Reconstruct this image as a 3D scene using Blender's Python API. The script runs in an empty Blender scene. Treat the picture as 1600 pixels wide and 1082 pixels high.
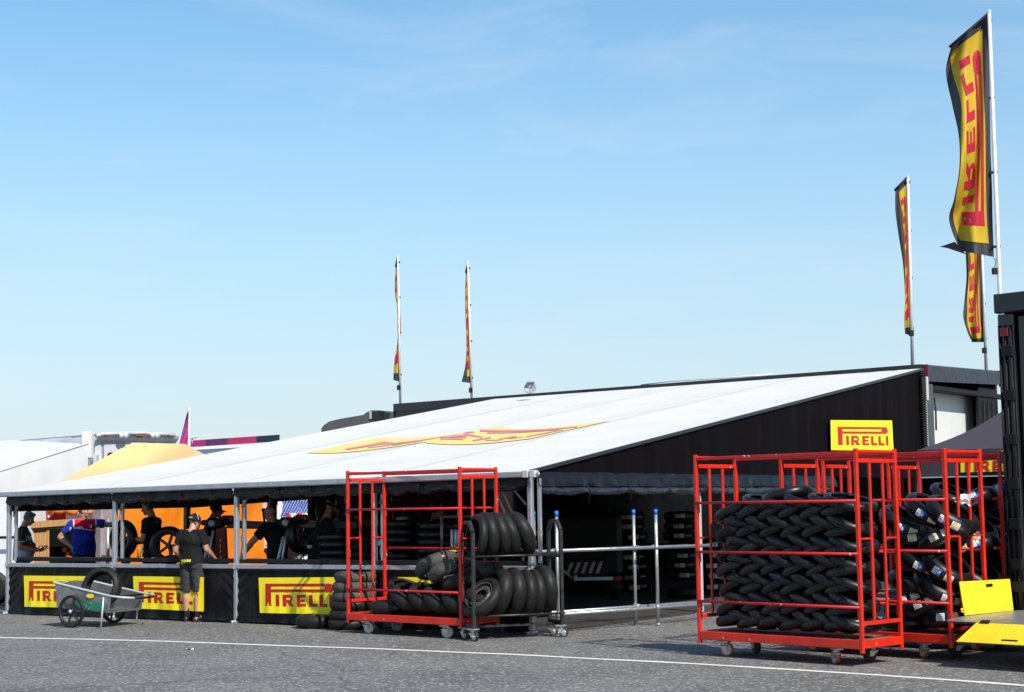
import bpy, bmesh, math, random
from mathutils import Vector as V, Matrix as M, Quaternion as Q, noise as N
random.seed(7)
R=math.radians; PI=math.pi
SC=bpy.context.scene; COL=SC.collection
# ------------------------------------------------------------------ camera geometry
CH=1.75; FPX=2577.0; PITCH=R(5.494); ROLL=R(-.857)
_F=V((0,math.cos(PITCH),math.sin(PITCH))); _R=V((1,0,0)); _U=_R.cross(_F)
CR=_R*math.cos(ROLL)+_U*math.sin(ROLL); CU=_U*math.cos(ROLL)-_R*math.sin(ROLL)
CO=V((0,0,CH))
def ray(x,y): return _F+CR*((x-800)/FPX)-CU*((y-541)/FPX)
def gp(x,y,z=0.0):
    d=ray(x,y); return CO+d*((z-CH)/d.z)
def dep(x,y,Y):
    d=ray(x,y); return CO+d*(Y/d.y)
def pl(x,y,P,n):
    d=ray(x,y); return CO+d*((V(P)-CO).dot(n)/d.dot(n))
# tent frame: w along the front wall (to the left), g into the depth
_a=R(55.28); TW=V((-math.sin(_a),math.cos(_a),0)); TG=V((math.cos(_a),math.sin(_a),0)); TC=V((.2212,22.525,0))
def T(w,g,z=0.0): return TC+TW*w+TG*g+V((0,0,z-.0095*w*min(1,z/2.2)))   # the tent steps down with the ground to the left
def T2(w,g,z=0.0): return TC+TW*w+TG*g+V((0,0,z*(1-.0026*w)))
def toT(P):
    d=V(P)-TC; return d.dot(TW),d.dot(TG),d.z
def fw(x,y,g=.12): return pl(x,y,T(0,g,0),TG)
YAWT=math.atan2(TG.x*-1,TG.y)          # rotation that turns +Y into TG
# ------------------------------------------------------------------ mesh builder
class MB:
    def __init__(s): s.v=[];s.f=[];s.m=[];s.s=[]
    def add(s,vs,fs,mi=0,sm=False):
        o=len(s.v); s.v+=[V(p) for p in vs]
        for f in fs: s.f.append([i+o for i in f]); s.m.append(mi); s.s.append(sm)
        return s
    def box(s,c,d,mi=0,rot=None,bev=None):
        c=V(c); h=V(d)*.5
        b=min(h)*.18 if bev is None else min(bev,min(h)*.9)
        vs=[];ix={}
        for sx in(-1,1):
            for sy in(-1,1):
                for sz in(-1,1):
                    k=(sx,sy,sz)
                    for ax in range(3):
                        p=[sx*(h[0]-b),sy*(h[1]-b),sz*(h[2]-b)]; p[ax]=k[ax]*h[ax]
                        ix[k+(ax,)]=len(vs); q=V(p)
                        if rot is not None: q=rot@q
                        vs.append(c+q)
        fs=[]
        for ax in range(3):
            a,b2=[(1,2),(2,0),(0,1)][ax]
            for sg in(-1,1):
                def K(u,v):
                    k=[0,0,0];k[ax]=sg;k[a]=u;k[b2]=v;return tuple(k)
                f=[ix[K(-1,-1)+(ax,)],ix[K(1,-1)+(ax,)],ix[K(1,1)+(ax,)],ix[K(-1,1)+(ax,)]]
                fs.append(f if sg>0 else f[::-1])
        for ax in range(3):
            a,b2=[(1,2),(2,0),(0,1)][ax]
            for u in(-1,1):
                for v in(-1,1):
                    k0=[0,0,0];k0[a]=u;k0[b2]=v;k0[ax]=-1;k1=k0[:];k1[ax]=1;k0=tuple(k0);k1=tuple(k1)
                    f=[ix[k0+(a,)],ix[k0+(b2,)],ix[k1+(b2,)],ix[k1+(a,)]]
                    fs.append(f[::-1] if u*v>0 else f)
        for sx in(-1,1):
            for sy in(-1,1):
                for sz in(-1,1):
                    k=(sx,sy,sz); f=[ix[k+(0,)],ix[k+(1,)],ix[k+(2,)]]
                    fs.append(f if sx*sy*sz>0 else f[::-1])
        return s.add(vs,fs,mi)
    def bar(s,a,b,wd,ht,mi=0,up=V((0,0,1)),bev=None):
        a=V(a);b=V(b);d=b-a;L=d.length;d=d/L
        sd=d.cross(up)
        if sd.length<1e-4: sd=d.cross(V((1,0,0)))
        sd.normalize();u=sd.cross(d)
        rot=M((sd,d,u)).transposed()
        return s.box((a+b)*.5,(wd,L,ht),mi,rot,bev)
    def tube(s,pts,r,n=10,mi=0,cap=True,closed=False):
        pts=[V(p) for p in pts]; k=len(pts)
        rs=r if isinstance(r,(list,tuple)) else [r]*k
        t0=(pts[1]-pts[0]).normalized(); up=V((0,0,1)) if abs(t0.z)<.9 else V((1,0,0))
        sd=t0.cross(up).normalized(); vs=[]
        for i in range(k):
            if closed: t=(pts[(i+1)%k]-pts[i-1]).normalized()
            else:
                t=pts[min(i+1,k-1)]-pts[max(i-1,0)]; t.normalize()
            sd=(sd-t*sd.dot(t)).normalized(); u=t.cross(sd)
            for j in range(n):
                a=2*PI*j/n; vs.append(pts[i]+(sd*math.cos(a)+u*math.sin(a))*rs[i])
        fs=[]
        for i in range(k if closed else k-1):
            for j in range(n):
                a=i*n+j;b=i*n+(j+1)%n;c=((i+1)%k)*n+(j+1)%n;d=((i+1)%k)*n+j
                fs.append([a,d,c,b][::-1])
        s.add(vs,fs,mi,True)
        if cap and not closed:
            o=len(s.v)-len(vs)
            s.f.append([o+j for j in range(n)][::-1]);s.m.append(mi);s.s.append(False)
            s.f.append([o+(k-1)*n+j for j in range(n)]);s.m.append(mi);s.s.append(False)
        return s
    def cyl(s,a,b,r,n=16,mi=0): return s.tube([a,b],r,n,mi)
    def grid(s,fn,nu,nv,mi=0,sm=True):
        vs=[fn(i/nu,j/nv) for j in range(nv+1) for i in range(nu+1)]
        fs=[[j*(nu+1)+i,j*(nu+1)+i+1,(j+1)*(nu+1)+i+1,(j+1)*(nu+1)+i] for j in range(nv) for i in range(nu)]
        return s.add(vs,fs,mi,sm)
    def lathe(s,prof,n=32,mi=0,mat=None,closed=False,a0=0,a1=2*PI,sm=True):
        full=abs(a1-a0-2*PI)<1e-6; k=len(prof);na=n if full else n+1
        vs=[]
        for i in range(na):
            a=a0+(a1-a0)*i/n
            for (r,z) in prof:
                p=V((r*math.cos(a),r*math.sin(a),z)); vs.append(mat@p if mat is not None else p)
        fs=[]
        for i in range(n):
            i2=(i+1)%na
            for j in range(k if closed else k-1):
                j2=(j+1)%k
                fs.append([i*k+j,i2*k+j,i2*k+j2,i*k+j2])
        return s.add(vs,fs,mi,sm)
    def ell(s,c,r,nu=16,nv=10,mi=0,rot=None):
        c=V(c);vs=[c+(rot@V((0,0,-r[2])) if rot is not None else V((0,0,-r[2])))]
        for j in range(1,nv):
            b=-PI/2+PI*j/nv
            for i in range(nu):
                a=2*PI*i/nu; p=V((r[0]*math.cos(b)*math.cos(a),r[1]*math.cos(b)*math.sin(a),r[2]*math.sin(b)))
                vs.append(c+(rot@p if rot is not None else p))
        vs.append(c+(rot@V((0,0,r[2])) if rot is not None else V((0,0,r[2]))))
        fs=[]
        for i in range(nu):
            fs.append([0,1+(i+1)%nu,1+i]); L=1+(nv-2)*nu; fs.append([L+i,L+(i+1)%nu,len(vs)-1])
            for j in range(nv-2):
                a=1+j*nu; fs.append([a+i,a+(i+1)%nu,a+nu+(i+1)%nu,a+nu+i])
        return s.add(vs,fs,mi,True)
    def prism(s,poly,thick,fn,mi=0):
        # poly: 2-D outline; fn(x,y,h)->world
        n=len(poly); vs=[fn(x,y,0) for x,y in poly]+[fn(x,y,thick) for x,y in poly]
        fs=[list(range(n))[::-1],[n+i for i in range(n)]]+[[i,(i+1)%n,n+(i+1)%n,n+i] for i in range(n)]
        return s.add(vs,fs,mi)
    def mesh(s,name,mats,mtx=None):
        me=bpy.data.meshes.new(name)
        vs=s.v if mtx is None else [mtx@p for p in s.v]
        me.from_pydata([tuple(p) for p in vs],[],s.f)
        for m in mats: me.materials.append(m)
        me.polygons.foreach_set('material_index',s.m); me.polygons.foreach_set('use_smooth',s.s)
        bm=bmesh.new(); bm.from_mesh(me); 
        if getattr(s,'recalc',True): bmesh.ops.recalc_face_normals(bm,faces=bm.faces)
        bm.to_mesh(me); bm.free(); me.update(); return me
ROOT={}
def tag(o,label=None,cat=None,group=None,kind=None):
    for k,v in(('label',label),('category',cat),('group',group),('kind',kind)):
        if v: o[k]=v
    return o
def thing(name,label,cat,loc=(0,0,0),yaw=0.0,group=None,mtx=None):
    o=bpy.data.objects.new(name,None); COL.objects.link(o); o.empty_display_size=.2
    m=mtx if mtx is not None else M.Translation(V(loc))@M.Rotation(yaw,4,'Z')
    o.matrix_basis=m; ROOT[o.name]=(m,m.inverted()); return tag(o,label,cat,group)
def inv(o):
    while o.parent: o=o.parent
    return ROOT[o.name][1]
def part(name,mb,mats,parent,world=False,label=None):
    mats=mats if isinstance(mats,(list,tuple)) else [mats]
    o=bpy.data.objects.new(name,mb.mesh(name,mats,inv(parent) if world else None)); COL.objects.link(o); o.parent=parent
    if label: o['label']=label
    return o
def parts_split(name,mb,mats,parent,world=False):
    # one part per connected piece of the builder
    n=len(mb.v); p=list(range(n))
    def fd(a):
        while p[a]!=a: p[a]=p[p[a]]; a=p[a]
        return a
    for f in mb.f:
        r=fd(f[0])
        for i in f[1:]: p[fd(i)]=r
    gr={}
    for k,f in enumerate(mb.f): gr.setdefault(fd(f[0]),[]).append(k)
    out=[]
    for ks in gr.values():
        m2=MB(); mp={}
        for k in ks:
            f=[]
            for i in mb.f[k]:
                if i not in mp: mp[i]=len(m2.v); m2.v.append(mb.v[i])
                f.append(mp[i])
            m2.f.append(f); m2.m.append(mb.m[k]); m2.s.append(mb.s[k])
        out.append(part(name,m2,mats,parent,world))
    return out
def single(name,mb,mats,label,cat,loc=(0,0,0),yaw=0.0,group=None,kind=None,world=False):
    mats=mats if isinstance(mats,(list,tuple)) else [mats]
    m=M.Translation(V(loc))@M.Rotation(yaw,4,'Z')
    o=bpy.data.objects.new(name,mb.mesh(name,mats,m.inverted() if world else None)); COL.objects.link(o); o.matrix_basis=m
    ROOT[o.name]=(m,m.inverted())
    return tag(o,label,cat,group,kind)
def copy_tree(o,mtx=None,label=None,group=None,parent=None):
    c=o.copy(); COL.objects.link(c)
    if parent is not None: c.parent=parent
    else:
        c.matrix_basis=mtx; ROOT[c.name]=(mtx,mtx.inverted())
        if label: c['label']=label
        if group: c['group']=group
    for ch in KIDS.get(o.name,[]) or [k for k in o.children]:
        copy_tree(ch,parent=c)
    return c
KIDS={}
# ------------------------------------------------------------------ materials
def nd(nt,t,**kw):
    n=nt.nodes.new(t)
    for k,v in kw.items():
        if k.startswith('i_'):
            key=k[2:]; n.inputs[int(key) if key.isdigit() else key.replace('_',' ')].default_value=v
        else: setattr(n,k,v)
    return n
def c4(c): return (c[0],c[1],c[2],1)
def mat(name,col,rough=.5,metal=0,col2=None,nscale=8,rvar=.1,bump=0,bscale=40,stretch=None,spec=.5,detail=4,ramp=(.35,.65),bdist=.01,sheen=0,coat=0,trans=0,spot=None,spotscale=30,spotamt=.7):
    m=bpy.data.materials.new(name); m.use_nodes=True; nt=m.node_tree; L=nt.links
    b=nt.nodes['Principled BSDF']; b.inputs['Base Color'].default_value=c4(col); b.inputs['Roughness'].default_value=rough; b.inputs['Metallic'].default_value=metal
    b.inputs['Specular IOR Level'].default_value=spec
    if sheen: b.inputs['Sheen Weight'].default_value=sheen
    if coat: b.inputs['Coat Weight'].default_value=coat; b.inputs['Coat Roughness'].default_value=.15
    tc=nd(nt,'ShaderNodeTexCoord'); mp=nd(nt,'ShaderNodeMapping')
    L.new(tc.outputs['Object'],mp.inputs['Vector'])
    if stretch: mp.inputs['Scale'].default_value=stretch
    if col2 is None: col2=[c*.8 for c in col]
    nz=nd(nt,'ShaderNodeTexNoise',i_Scale=nscale,i_Detail=detail,i_Roughness=.6); L.new(mp.outputs[0],nz.inputs['Vector'])
    mr=nd(nt,'ShaderNodeMapRange',i_1=ramp[0],i_2=ramp[1]); L.new(nz.outputs[0],mr.inputs[0])
    mx=nd(nt,'ShaderNodeMix',data_type='RGBA'); mx.inputs[6].default_value=c4(col); mx.inputs[7].default_value=c4(col2)
    L.new(mr.outputs[0],mx.inputs[0]); out=mx.outputs[2]
    if spot:
        n3=nd(nt,'ShaderNodeTexNoise',i_Scale=spotscale,i_Detail=3); L.new(mp.outputs[0],n3.inputs['Vector'])
        m3=nd(nt,'ShaderNodeMapRange',i_1=spotamt,i_2=spotamt+.04); L.new(n3.outputs[0],m3.inputs[0])
        x3=nd(nt,'ShaderNodeMix',data_type='RGBA'); x3.inputs[7].default_value=c4(spot); L.new(out,x3.inputs[6]); L.new(m3.outputs[0],x3.inputs[0]); out=x3.outputs[2]
    L.new(out,b.inputs['Base Color'])
    if rvar:
        r=nd(nt,'ShaderNodeMapRange',i_1=.3,i_2=.7,i_3=max(0,rough-rvar),i_4=min(1,rough+rvar)); L.new(nz.outputs[0],r.inputs[0]); L.new(r.outputs[0],b.inputs['Roughness'])
    if bump:
        n2=nd(nt,'ShaderNodeTexNoise',i_Scale=bscale,i_Detail=4,i_Roughness=.55); L.new(mp.outputs[0],n2.inputs['Vector'])
        bp=nd(nt,'ShaderNodeBump',i_Strength=bump,i_Distance=bdist); L.new(n2.outputs[0],bp.inputs['Height']); L.new(bp.outputs[0],b.inputs['Normal'])
    if trans:
        tr=nd(nt,'ShaderNodeBsdfTranslucent'); L.new(out,tr.inputs[0]); ms=nd(nt,'ShaderNodeMixShader'); ms.inputs[0].default_value=trans
        L.new(b.outputs[0],ms.inputs[1]); L.new(tr.outputs[0],ms.inputs[2]); L.new(ms.outputs[0],nt.nodes['Material Output'].inputs[0])
    return m
RED=mat('red_paint',(.66,.024,.007),.34,col2=(.50,.015,.005),nscale=5,bump=.12,bscale=60,bdist=.004,spot=(.42,.36,.33),spotscale=16,spotamt=.69)
REDD=mat('red_paint_scuffed',(.55,.011,.012),.4,col2=(.38,.008,.01),nscale=9,bump=.12,bscale=50,bdist=.004,spot=(.6,.55,.5),spotscale=14,spotamt=.68)
BLKSTEEL=mat('black_steel',(.012,.0115,.013),.4,col2=(.022,.021,.022),nscale=12,bump=.1,bscale=80,bdist=.003)
RUB=mat('rubber_slick',(.004,.0047,.006),.33,spec=.36,col2=(.007,.007,.008),nscale=6,rvar=.12,bump=.12,bscale=90,bdist=.002)
RUBM=mat('rubber_matt',(.009,.0088,.0085),.52,spec=.2,col2=(.018,.017,.016),nscale=7,rvar=.1,bump=.2,bscale=70,bdist=.003)
RUBW=mat('rubber_worn',(.085,.072,.055),.8,col2=(.045,.04,.034),nscale=10,rvar=.08,bump=.8,bscale=55,bdist=.012,spot=(.2,.17,.125),spotscale=48,spotamt=.615)
RUBG=mat('rubber_scrubbed',(.066,.061,.053),.75,col2=(.036,.034,.031),nscale=8,rvar=.08,bump=.4,bscale=60,bdist=.005)
BAND=mat('black_band',(.008,.008,.01),.3,rvar=.05)
VINYL=mat('black_vinyl',(.007,.007,.008),.24,col2=(.011,.010,.011),nscale=3,rvar=.1,bump=.5,bscale=7,stretch=(1.8,1.8,.5),bdist=.02,spec=.16)
ROLLV=mat('rolled_vinyl',(.008,.008,.010),.17,col2=(.012,.010,.012),nscale=3,rvar=.08,bump=.5,bscale=9,bdist=.025)
GABLE=mat('gable_fabric',(.0035,.0035,.005),.6,col2=(.0065,.0035,.0045),nscale=3,rvar=.12,bump=.3,bscale=14,bdist=.02,stretch=(4,4,.12),spec=.03)
UNDER=mat('roof_lining',(.010,.009,.009),.8,spec=.2)
ROOFW=mat('white_pvc',(.70,.672,.615),.5,col2=(.60,.575,.53),nscale=1.1,detail=7,stretch=(1,1,1),rvar=.08,bump=.06,bscale=3,bdist=.03)
ALU=mat('aluminium',(.50,.51,.54),.38,metal=.7,col2=(.40,.41,.43),nscale=9,bump=.05)
ALUW=mat('light_aluminium',(.62,.62,.62),.42,metal=.35,col2=(.52,.52,.52),nscale=6)
GALV=mat('galvanised_pipe',(.48,.49,.50),.36,metal=.75,col2=(.45,.46,.47),nscale=18,rvar=.15,bump=.1)
TUBW=mat('scratched_aluminium',(.30,.31,.31),.4,metal=.7,col2=(.17,.175,.18),nscale=11,rvar=.15,bump=.15,bscale=30,spot=(.6,.6,.58),spotscale=60,spotamt=.64)
BLUEC=mat('blue_plastic',(.01,.16,.75),.4)
YEL=mat('banner_yellow',(.92,.76,.006),.5,col2=(.88,.70,.005),nscale=3,bump=.08,bscale=12,bdist=.01)
LRED=mat('banner_red',(.52,.006,.01),.5,col2=(.45,.005,.01))
FYEL=mat('flag_yellow',(.66,.45,.02),.7,col2=(.58,.39,.016),nscale=4,trans=.3)
FRED=mat('flag_magenta',(.58,.012,.05),.7,col2=(.52,.01,.045),trans=.3)
FBLK=mat('flag_charcoal',(.025,.026,.032),.7,col2=(.035,.036,.042),trans=.12)
PYEL=mat('print_yellow',(.84,.60,.16),.5,col2=(.80,.56,.14)); PMAG=mat('print_magenta',(.60,.20,.25),.5,col2=(.55,.18,.22))
POLE=mat('flagpole_white',(.74,.74,.74),.35,metal=.2)
BLKP=mat('black_gloss_panel',(.007,.007,.009),.25,col2=(.018,.018,.022),nscale=2,rvar=.06,coat=.2)
BLKM=mat('black_matt',(.009,.009,.010),.6,spec=.25); BLKX=mat('shade_black',(.005,.005,.005),.95,spec=.1)  # the second is a dull black for sheets that stand in for shade
MAROON=mat('maroon_trim',(.16,.008,.018),.5)
WHT=mat('white_paint',(.78,.78,.77),.4,col2=(.72,.72,.71),nscale=1.5,rvar=.05)
GREYW=mat('grey_white_interior',(.62,.63,.60),.5,col2=(.56,.57,.54),nscale=1)
SILV=mat('silver_body',(.62,.64,.67),.3,metal=.1,col2=(.45,.47,.5),nscale=1.2,rvar=.05)
DISKM=mat('dark_disc_steel',(.13,.125,.115),.35,metal=.6,col2=(.2,.17,.12),nscale=14)
CHROME=mat('chrome',(.75,.75,.76),.15,metal=1,rvar=.05)
NAVY=mat('navy_paint',(.02,.025,.06),.35)
ORG=mat('orange_fabric',(.92,.26,.008),.6,col2=(.85,.22,.006),nscale=2,bump=.2,bscale=3,bdist=.05,trans=.25)
CANY=mat('pale_orange_canopy',(.74,.46,.20),.6,col2=(.70,.43,.18),nscale=1.5,bump=.1,bscale=2,bdist=.05)
WOOD=mat('pine_boards',(.50,.29,.11),.65,col2=(.36,.19,.07),nscale=5,stretch=(9,9,.7),bump=.2,bscale=20)
WOODD=mat('dark_plywood',(.16,.11,.075),.7,col2=(.1,.07,.05),nscale=6)
CHK=mat('orange_mark',(.9,.12,.005),.5)
BLUETARP=mat('blue_tarpaulin',(.02,.09,.42),.5,col2=(.015,.06,.33),nscale=2,bump=.3,bscale=5,bdist=.04)
MAG=mat('magenta_print',(.62,.02,.22),.5,col2=(.55,.02,.2)); PURP=mat('purple_print',(.16,.03,.18),.5)
DUSK=mat('dark_canopy_fabric',(.045,.036,.05),.75,col2=(.038,.031,.043),nscale=2,bump=.15,bscale=3,bdist=.04)
YPLATE=mat('yellow_chequer_plate',(.76,.58,.012),.5,col2=(.66,.48,.012),nscale=4,spot=(.35,.28,.06),spotscale=9,spotamt=.7)
STEEL=mat('platform_steel',(.38,.38,.39),.4,metal=.6,col2=(.28,.28,.29),nscale=10,rvar=.15)
MACHR=mat('machine_red',(.22,.006,.012),.35); MACHG=mat('gauge_grey',(.4,.42,.42),.4)
PAPER=mat('label_white',(.78,.78,.76),.55); LYEL=mat('label_yellow',(.85,.58,.02),.5); LBLU=mat('label_blue',(.02,.14,.6),.5); INK=mat('label_ink',(.2,.2,.2),.6)
GRUB=mat('grey_print',(.3,.3,.3),.5)
GREEN=mat('green_sticker',(.01,.16,.09),.45,spot=(.4,.42,.4),spotscale=25,spotamt=.62)
CWH=mat('caster_cream',(.62,.6,.54),.5,spot=(.3,.29,.27),spotscale=30,spotamt=.62); CRD=mat('caster_red',(.5,.1,.06),.5); CBK=mat('caster_black',(.02,.02,.021),.5); ZINC=mat('zinc_fork',(.55,.55,.54),.35,metal=.7)
PLY=mat('cage_floor_board',(.22,.17,.12),.7,col2=(.15,.12,.09))
TEALS=mat('blue_strap',(.05,.32,.5),.6); WSTR=mat('white_strap',(.6,.58,.5),.7); GSTR=mat('grey_strap',(.16,.2,.22),.6)
DISHG=mat('dish_grey',(.30,.32,.35),.5)
def skinm(n,c): return mat(n,c,.5,col2=[x*.85 for x in c],nscale=9,rvar=.05)
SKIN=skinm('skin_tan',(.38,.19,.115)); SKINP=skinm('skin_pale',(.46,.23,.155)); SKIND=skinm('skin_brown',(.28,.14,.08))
HAIRD=mat('hair_dark',(.02,.016,.013),.5,bump=.5,bscale=60,stretch=(2,2,.4)); HAIRG=mat('hair_grey',(.10,.09,.085),.55,col2=(.05,.045,.04),nscale=30,bump=.5,bscale=60); EYE=mat('eye_dark',(.02,.015,.012),.3); LIP=mat('lip',(.35,.13,.1),.5)
def cloth(n,c,c2=None): return mat(n,c,.85,spec=.2,col2=c2 or [x*.75 for x in c],nscale=7,rvar=.05,bump=.45,bscale=11,bdist=.03)
TSH=cloth('black_tshirt',(.009,.009,.009)); SHORT=cloth('charcoal_shorts',(.045,.045,.05)); CBLUE=cloth('royal_blue_polo',(.012,.03,.33)); CRED=cloth('red_polo',(.6,.01,.035)); CGREY=cloth('grey_tshirt',(.30,.33,.42)); CCHAR=cloth('charcoal_top',(.04,.035,.035)); CTRO=cloth('dark_trousers',(.02,.02,.024)); SOCK=cloth('black_sock',(.012,.012,.013)); SHOE=mat('black_shoe',(.015,.015,.015),.35); SOLE=mat('shoe_sole',(.2,.2,.2),.6)
NEON=mat('neon_print',(.75,.85,.06),.6); CAPB=cloth('black_cap',(.014,.014,.015)); PHONE=mat('phone_black',(.01,.01,.012),.2)
# asphalt
def asphalt():
    m=bpy.data.materials.new('asphalt'); m.use_nodes=True; nt=m.node_tree; L=nt.links; b=nt.nodes['Principled BSDF']
    tc=nd(nt,'ShaderNodeTexCoord'); o=tc.outputs['Object']
    n1=nd(nt,'ShaderNodeTexNoise',i_Scale=85,i_Detail=5,i_Roughness=.7); n2=nd(nt,'ShaderNodeTexNoise',i_Scale=.5,i_Detail=5,i_Roughness=.6); n3=nd(nt,'ShaderNodeTexVoronoi',i_Scale=42)
    n4=nd(nt,'ShaderNodeTexNoise',i_Scale=3.2,i_Detail=4)
    for n in(n1,n2,n3,n4): L.new(o,n.inputs['Vector'])
    cr=nd(nt,'ShaderNodeValToRGB'); e=cr.color_ramp.elements; e[0].position=.28;e[0].color=(.084,.082,.078,1);e[1].position=.74;e[1].color=(.168,.162,.152,1)
    x=e=cr.color_ramp.elements.new(.5); x.color=(.122,.118,.112,1)
    L.new(n1.outputs[0],cr.inputs[0])
    mr=nd(nt,'ShaderNodeMapRange',i_1=.32,i_2=.68,i_3=.76,i_4=1.16); L.new(n2.outputs[0],mr.inputs[0])
    mr4=nd(nt,'ShaderNodeMapRange',i_1=.3,i_2=.7,i_3=.88,i_4=1.1); L.new(n4.outputs[0],mr4.inputs[0])
    mm=nd(nt,'ShaderNodeMath',operation='MULTIPLY'); L.new(mr.outputs[0],mm.inputs[0]); L.new(mr4.outputs[0],mm.inputs[1])
    mul=nd(nt,'ShaderNodeMix',data_type='RGBA',blend_type='MULTIPLY'); mul.inputs[0].default_value=1; L.new(cr.outputs[0],mul.inputs[6]); L.new(mm.outputs[0],mul.inputs[7])
    # pale stones
    ls=nd(nt,'ShaderNodeMapRange',i_1=.86,i_2=.93); sp=nd(nt,'ShaderNodeSeparateColor'); L.new(n3.outputs['Color'],sp.inputs[0]); L.new(sp.outputs[0],ls.inputs[0])
    mx=nd(nt,'ShaderNodeMix',data_type='RGBA'); mx.inputs[7].default_value=(.36,.34,.31,1); L.new(ls.outputs[0],mx.inputs[0]); L.new(mul.outputs[2],mx.inputs[6])
    # fine cracks
    vo=nd(nt,'ShaderNodeTexVoronoi',feature='DISTANCE_TO_EDGE',i_Scale=.22); wn=nd(nt,'ShaderNodeTexNoise',i_Scale=1.3,i_Detail=6); L.new(o,wn.inputs['Vector'])
    va=nd(nt,'ShaderNodeVectorMath',operation='MULTIPLY_ADD'); va.inputs[1].default_value=(.9,.9,0); L.new(wn.outputs['Color'],va.inputs[0]); L.new(o,va.inputs[2]); L.new(va.outputs[0],vo.inputs['Vector'])
    ck=nd(nt,'ShaderNodeMapRange',i_1=.0008,i_2=.004,i_3=.55,i_4=0.); L.new(vo.outputs['Distance'],ck.inputs[0])
    mc=nd(nt,'ShaderNodeMix',data_type='RGBA'); mc.inputs[7].default_value=(.03,.03,.03,1); L.new(ck.outputs[0],mc.inputs[0]); L.new(mx.outputs[2],mc.inputs[6])
    L.new(mc.outputs[2],b.inputs['Base Color']); b.inputs['Roughness'].default_value=.85
    bp=nd(nt,'ShaderNodeBump',i_Strength=.6,i_Distance=.005); L.new(n1.outputs[0],bp.inputs['Height']); L.new(bp.outputs[0],b.inputs['Normal'])
    return m
ASPH=asphalt()
LINE=mat('road_marking',(.72,.71,.66),.7,col2=(.5,.49,.46),nscale=9,ramp=(.5,.8),spot=(.2,.2,.19),spotscale=35,spotamt=.66)
MATTING=mat('dark_matting',(.03,.029,.028),.75,col2=(.045,.043,.04),nscale=5,bump=.2,bscale=30)
# ------------------------------------------------------------------ people
class Blob:
    def __init__(s): s.mb=MB()
    def cone(s,a,ra,b,rb,round_=True,n=16):
        a=V(a);b=V(b); d=(b-a)
        if round_:
            L=d.length; d=d/L; pts=[];rs=[]
            for k in(-1,-.85,-.5): pts.append(a+d*ra*k); rs.append(ra*math.sqrt(max(.02,1-k*k)))
            pts+=[a,b];rs+=[ra,rb]
            for k in(.5,.85,1): pts.append(b+d*rb*k); rs.append(rb*math.sqrt(max(.02,1-k*k)))
            s.mb.tube(pts,rs,n)
        else: s.mb.tube([a,b],[ra,rb],n)
        return s
    def chain(s,pts,rs,n=14):
        for i in range(len(pts)-1): s.cone(pts[i],rs[i],pts[i+1],rs[i+1],True,n)
        return s
    def ell(s,c,r,rot=None): s.mb.ell(c,r,18,12,0,rot); return s
    def mesh(s,name,vox,mats,smooth=6,fac=.5):
        me=s.mb.mesh(name+'_src',[]); ob=bpy.data.objects.new('src',me); COL.objects.link(ob)
        m=ob.modifiers.new('r','REMESH'); m.mode='VOXEL'; m.voxel_size=vox; m.use_smooth_shade=True
        if smooth:
            k=ob.modifiers.new('s','SMOOTH'); k.factor=fac; k.iterations=smooth
        dg=bpy.context.evaluated_depsgraph_get(); out=bpy.data.meshes.new_from_object(ob.evaluated_get(dg)); out.name=name
        bpy.data.objects.remove(ob); bpy.data.meshes.remove(me)
        out.materials.clear()
        for x in mats: out.materials.append(x)
        out.polygons.foreach_set('use_smooth',[True]*len(out.polygons)); return out
def displace(me,fn):
    cs=[v.co.copy() for v in me.vertices]; ns=[v.normal.copy() for v in me.vertices]; out=[]
    for c,n in zip(cs,ns): out+=list(c+n*fn(c))
    me.vertices.foreach_set('co',out); me.update()
def mpart(name,me,parent):
    o=bpy.data.objects.new(name,me); COL.objects.link(o); o.parent=parent; return o
DEF=dict(pelvis=(0,0,.96),waist=(0,.0,1.10),chest=(0,.0,1.30),neck=(0,-.015,1.47),head=(0,.03,1.585),
 shL=(-.185,0,1.42),shR=(.185,0,1.42),elL=(-.25,-.03,1.14),elR=(.25,-.03,1.14),wrL=(-.26,.07,.90),wrR=(.26,.07,.90),
 hipL=(-.095,0,.94),hipR=(.095,0,.94),knL=(-.11,.03,.51),knR=(.11,.03,.51),anL=(-.12,-.02,.09),anR=(.12,-.02,.09),toL=(-.15,.16,.035),toR=(.15,.16,.035))
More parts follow.
